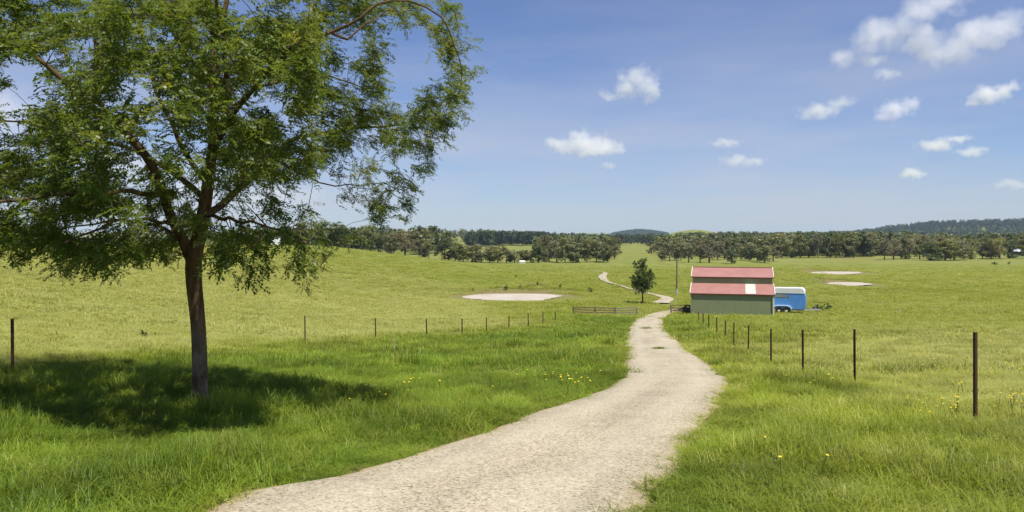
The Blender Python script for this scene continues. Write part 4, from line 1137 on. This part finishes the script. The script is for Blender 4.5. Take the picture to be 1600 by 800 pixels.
# wildflowers
M_YEL = simple('yellow_petal', (0.62, 0.46, 0.02), (0.75, 0.58, 0.04), 30, 0.7, 0.0005)
fm = MB()
fm.tube([(0, 0, 0), (0.02, 0, 0.2), (0.03, 0.01, 0.36)], [0.003, 0.0025, 0.002], 4, False)
pet = [(0.03 + 0.014 * math.cos(t), 0.01 + 0.014 * math.sin(t), 0.362 + 0.006 * (k % 2)) for k, t in enumerate(np.linspace(0, 6.283, 13)[:-1])]
fm.add(pet + [(0.03, 0.01, 0.375)], [(k, (k + 1) % 12, 12) for k in range(12)])
fme = fm.mesh('wildflower'); fme.materials.append(M_YEL); fme.materials.append(M_TUFT)
fme.polygons.foreach_set('material_index', [1 if i < 8 else 0 for i in range(len(fme.polygons))])
FPt = []
for px, py, sx, sy, k in ((1465, 650, 60, 16, 26), (1590, 640, 30, 12, 18), (875, 598, 70, 14, 26), (655, 606, 36, 10, 8), (1500, 612, 20, 6, 4), (1290, 600, 30, 10, 6), (1480, 560, 60, 14, 12), (1190, 715, 3, 3, 1), (1281, 743, 3, 3, 1), (1228, 765, 3, 3, 1), (560, 625, 90, 20, 9), (1590, 575, 25, 20, 8)):
    for _ in range(k): FPt.append(tuple(at(px + rng.normal(0, sx * .5), py + rng.normal(0, sy * .5) + 14)))
FPt = np.array(FPt); k = len(FPt); s = rng.uniform(0.8, 1.2, k) * np.clip(FPt[:, 1] / 11, 1, 1.5)
tag(scatter('wildflowers', FPt, np.column_stack([rng.normal(0, .2, k), rng.normal(0, .2, k), rng.uniform(0, 6.28, k)]), np.column_stack([s, s, rng.uniform(0.75, 1.0, k)]), np.zeros(k), [fme], np.zeros(k), np.zeros(k)), 'scattered yellow wildflowers in the long grass')

# loose stones on the near drive
M_STONE = simple('pale_stone', (0.17, 0.14, 0.10), (0.55, 0.50, 0.40), 18, 0.95, 0.001, 0.15)
stm = []
for q in range(3):
    bm = bmesh.new(); bmesh.ops.create_icosphere(bm, subdivisions=1, radius=1)
    rr = random.Random(q)
    for v in bm.verts: v.co *= rr.uniform(0.7, 1.15); v.co.z *= 0.6
    me = bpy.data.meshes.new('stone'); bm.to_mesh(me); bm.free(); me.materials.append(M_STONE); stm.append(me)
k = 42000; D = np.sqrt(rng.uniform(3.5 ** 2, 22 ** 2, k)); x = rng.uniform(-0.5, 0.32, k) * D
keep = in_poly(x, D, ROAD_COARSE) & (poly_dist(x, D, ROAD_COARSE) > 0.42); x, D = x[keep], D[keep]; k = len(x)
s = np.minimum(np.exp(rng.normal(math.log(0.0085), 0.45, k)), 0.02); z = terr(x, D) + 0.062 + 0.0009 * D
tag(scatter('gravel', np.column_stack([x, D, z]), rng.uniform(0, 6.28, (k, 3)) * [0.1, 0.1, 1], np.repeat(s[:, None], 3, 1), rng.integers(0, 3, k), stm, np.zeros(k), np.zeros(k)), 'loose pale gravel stones on the drive')

# ------------------------------------------------------------------ far woods: one mass of trees
FSRC = []
for i, (mt, br) in enumerate(((M_GUM, M_GUMBARK), (M_DARKGUM, M_BARK), (M_DARKGUM, M_BARK), (M_GUM, M_GUMBARK), (M_FARWOOD, M_BARK), (M_FARWOOD, M_BARK))):
    cr, tr = leaf_blob_tree(600 + i, 10, rand_lobes(160 + i, 6, 0.28, 0.28, 0.82, 0.19), 420, 1.0, 0.2, mt, br, 0.3)
    FSRC.append(cr)
WP, WS = [], []
WI = []
def wood(n_, px0, px1, d0, d1, hlo, hhi, clear=None, thr=0.33, kinds=(0, 1, 2, 3)):
    D = rng.uniform(d0, d1, n_); px = rng.uniform(px0, px1, n_)
    x = (px - CX) / F * D
    keep = fbm(x / 60, D / 60, 90) > thr
    for c in (clear or []): keep &= ~((px > c[0]) & (px < c[1]) & (D > c[2]) & (D < c[3]))
    x, D = x[keep], D[keep]
    WP.append(np.column_stack([x, D, terr(x, D)])); WS.append(rng.uniform(hlo, hhi, len(x)) / 10); WI.append(rng.choice(kinds, len(x)))
wood(900, 1205, 1420, 400, 620, 8, 13)
wood(500, 380, 700, 430, 900, 12, 17, None, 0.25)
wood(1000, 1060, 1420, 620, 950, 9, 15)
wood(500, 1400, 1750, 430, 700, 9, 13)
wood(700, 835, 1420, 900, 1300, 9, 15, [(1040, 1130, 900, 1300)], .33, (1, 2, 4, 5))
wood(420, 840, 955, 360, 600, 7, 11)
wood(300, 1030, 1200, 380, 620, 8, 12)
wood(420, 730, 860, 780, 1000, 10, 17, [(770, 850, 780, 850)], .33, (4, 5, 2))
wood(330, 640, 850, 1000, 1350, 10, 15, [(655, 745, 1050, 1240)])
wood(9000, 1250, 2000, 1500, 2900, 8, 21, [(1455, 1500, 1900, 2150), (1560, 1590, 1800, 2000)], 0.2, (4, 5, 5, 1))
wood(2200, 600, 1300, 1700, 2600, 10, 15, [(1060, 1110, 1300, 1800)])
wood(1400, 955, 1045, 4000, 4600, 12, 18, None, 0.05, (4, 5))
wood(70, 1435, 1465, 2330, 2480, 17, 22, None, 0.0, (4, 5))
wood(2500, 300, 1700, 3000, 4700, 12, 20, None, .33, (4, 5))
WP = np.concatenate(WP); WS = np.concatenate(WS); k = len(WP)
tag(scatter('far_woods', WP, np.column_stack([np.zeros(k), np.zeros(k), rng.uniform(0, 6.28, k)]), np.column_stack([WS * 1.15, WS * 1.15, WS]), np.concatenate(WI), FSRC, np.zeros(k), np.zeros(k)), 'distant belts of dark woodland along the horizon')

# ------------------------------------------------------------------ clouds: real volumes far off
def cloud(label, D, blobs, dens, seed, soft=0.9):
    """blobs: photo px, py, radius x px, radius y px"""
    c0x = sum(b[0] for b in blobs) / len(blobs); c0y = sum(b[1] for b in blobs) / len(blobs)
    o0 = Vector(((c0x - CX) / F * D, D, -(c0y - HY) / F * D)); k = D / F
    E = []
    for i, (px, py, rx, ry) in enumerate(blobs):
        rr = random.Random(seed * 31 + i)
        E.append(((px - c0x) * k, rr.uniform(-0.25, 0.25) * rx * k, -(py - c0y) * k, rx * k * 1.4, rx * k * 1.1, ry * k * 1.4))
    bm = bmesh.new()
    for e in E:
        q = bmesh.ops.create_icosphere(bm, subdivisions=3, radius=1.0)
        for v in q['verts']: v.co = Vector((e[0] + v.co.x * e[3], e[1] + v.co.y * e[4], e[2] + v.co.z * e[5]))
    me = bpy.data.meshes.new('cloud'); bm.to_mesh(me); bm.free()
    o = link('cloud', me); o.location = o0
    rm = o.modifiers.new('skin', 'REMESH'); rm.mode = 'VOXEL'; rm.voxel_size = max(4.0, min(e[5] for e in E) * 0.22)
    dg = bpy.context.evaluated_depsgraph_get(); ev = o.evaluated_get(dg)
    m2 = bpy.data.meshes.new_from_object(ev); o.modifiers.clear(); o.data = m2; bpy.data.meshes.remove(me)
    m, n, l = new_mat('cloud_vapour')
    t = n.new('ShaderNodeTexCoord'); P = t.outputs['Object']
    sc = sum(e[5] for e in E) / len(E)
    nz_ = n.new('ShaderNodeTexNoise'); nz_.noise_dimensions = '4D'; nz_.inputs['W'].default_value = seed * 3.7
    nz_.inputs['Scale'].default_value = 0.9 / sc; nz_.inputs['Detail'].default_value = 6; nz_.inputs['Roughness'].default_value = 0.66
    l(P, nz_.inputs['Vector'])
    wn = n.new('ShaderNodeTexNoise'); wn.inputs['Scale'].default_value = 0.75 / sc; wn.inputs['Detail'].default_value = 4; l(P, wn.inputs['Vector'])
    wv = n.new('ShaderNodeVectorMath'); wv.operation = 'SUBTRACT'; l(wn.outputs['Color'], wv.inputs[0]); wv.inputs[1].default_value = (0.5, 0.5, 0.5)
    wm = n.new('ShaderNodeVectorMath'); wm.operation = 'MULTIPLY_ADD'; l(wv.outputs[0], wm.inputs[0]); wm.inputs[1].default_value = (1.3 * sc,) * 3; l(P, wm.inputs[2])
    best = None
    for e in E:
        mpn = n.new('ShaderNodeMapping'); mpn.vector_type = 'TEXTURE'
        mpn.inputs['Location'].default_value = e[:3]; mpn.inputs['Scale'].default_value = e[3:]
        l(wm.outputs[0], mpn.inputs['Vector'])
        ln = n.new('ShaderNodeVectorMath'); ln.operation = 'LENGTH'; l(mpn.outputs[0], ln.inputs[0])
        f = mth(n, l, 'SUBTRACT', 1.0, ln.outputs['Value'])
        best = f if best is None else mth(n, l, 'MAXIMUM', best, f)
    a = mth(n, l, 'SUBTRACT', best, mth(n, l, 'MULTIPLY', mth(n, l, 'SUBTRACT', nz_.outputs['Fac'], 0.34), 2.0))
    a = mth(n, l, 'MULTIPLY', mth(n, l, 'MULTIPLY', mth(n, l, 'MAXIMUM', mth(n, l, 'MINIMUM', a, soft), 0.0), 1.0 / soft), dens * 0.5 / sc)
    pv = n.new('ShaderNodeVolumePrincipled'); pv.inputs['Color'].default_value = (0.995, 0.995, 0.995, 1); pv.inputs['Anisotropy'].default_value = 0.15
    l(a, pv.inputs['Density'])
    oo = n.new('ShaderNodeOutputMaterial'); l(pv.outputs[0], oo.inputs['Volume'])
    o.data.materials.clear(); o.data.materials.append(m)
    tag(o, label, 'cloud', 'small white clouds in the blue sky')
    return o
cloud('puffy white cloud with a ragged tail, high over the middle of the paddocks', 6000, [(998, 128, 34, 24), (1018, 140, 20, 18), (978, 140, 24, 14), (955, 147, 22, 8), (1012, 156, 13, 10)], 3.4, 1)
cloud('long flat-based white cloud low over the paddocks, just above the middle tree row', 6500, [(915, 222, 40, 18), (880, 228, 30, 12), (950, 230, 28, 14), (905, 214, 20, 12), (930, 236, 34, 8)], 3.6, 2)
cloud('largest white cloud, a broad ragged bank in the top corner of the sky', 6000, [(1318, 84, 30, 20), (1352, 66, 34, 24), (1398, 46, 44, 28), (1440, 22, 44, 24), (1470, 6, 40, 20), (1440, 62, 40, 24), (1480, 82, 44, 22), (1530, 54, 50, 26), (1580, 38, 46, 26), (1640, 30, 50, 24), (1370, 90, 26, 12)], 3.2, 3)
cloud('bright oval cloud tilted upwards below the largest cloud', 8200, [(1402, 170, 30, 15), (1422, 161, 24, 12), (1384, 180, 20, 9)], 3.2, 4)
cloud('thin grey-white cloud left of the bright oval cloud below the largest one', 5200, [(1282, 173, 36, 13), (1312, 161, 30, 10), (1260, 181, 18, 7)], 1.5, 5)
cloud('bright slanting cloud at the right edge of the sky below the largest one', 5000, [(1545, 148, 32, 14), (1570, 138, 26, 11), (1522, 158, 18, 8)], 3.0, 6)
cloud('small slanting cloud right of centre above the wooded hill, upper of a pair', 4600, [(1465, 226, 30, 10), (1495, 217, 24, 8)], 2.6, 7)
cloud('small slanting cloud right of centre above the wooded hill, lower of a pair', 4500, [(1520, 237, 24, 8), (1534, 233, 14, 6)], 1.7, 8)
cloud('small round bright cloud lowest above the wooded hill', 4400, [(1424, 271, 20, 9), (1434, 273, 14, 7)], 2.8, 9)
cloud('faint wispy cloud over the shed, the lower and wider of two', 6400, [(1150, 251, 26, 10), (1180, 252, 24, 8)], 1.5, 10)
cloud('faint wispy cloud over the shed, the upper and thinner of two', 6400, [(1135, 223, 28, 7)], 1.2, 11)
cloud('tiny faint cloud between the largest cloud and the bright oval one', 5600, [(1385, 117, 22, 9)], 1.3, 12)
cloud('faint low cloud at the right edge of the sky near the hilltop', 4200, [(1572, 287, 24, 8), (1592, 291, 18, 8)], 1.1, 13)
cloud('tiny faint cloud just under the long flat-based cloud', 6500, [(950, 259, 18, 6)], 1.1, 14)

cloud('broad pale cloud bank low in the sky behind the branches of the shade tree', 6800, [(10, 180, 90, 38), (90, 205, 80, 34), (200, 265, 100, 36), (60, 300, 110, 30), (300, 300, 90, 26), (430, 310, 90, 22), (-80, 230, 120, 50)], 1.5, 15)

# ------------------------------------------------------------------ haze
mb = MB(); mb.box((0, 0, 44), (14600, 14600, 114))
hz = mb.build('haze', None); tag(hz, kind='stuff')
m, n, l = new_mat('haze_air')
pv = n.new('ShaderNodeVolumePrincipled'); pv.inputs['Color'].default_value = (0.55, 0.74, 1.0, 1); pv.inputs['Density'].default_value = 0.00007
oo = n.new('ShaderNodeOutputMaterial'); l(pv.outputs[0], oo.inputs['Volume'])
hz.data.materials.append(m)
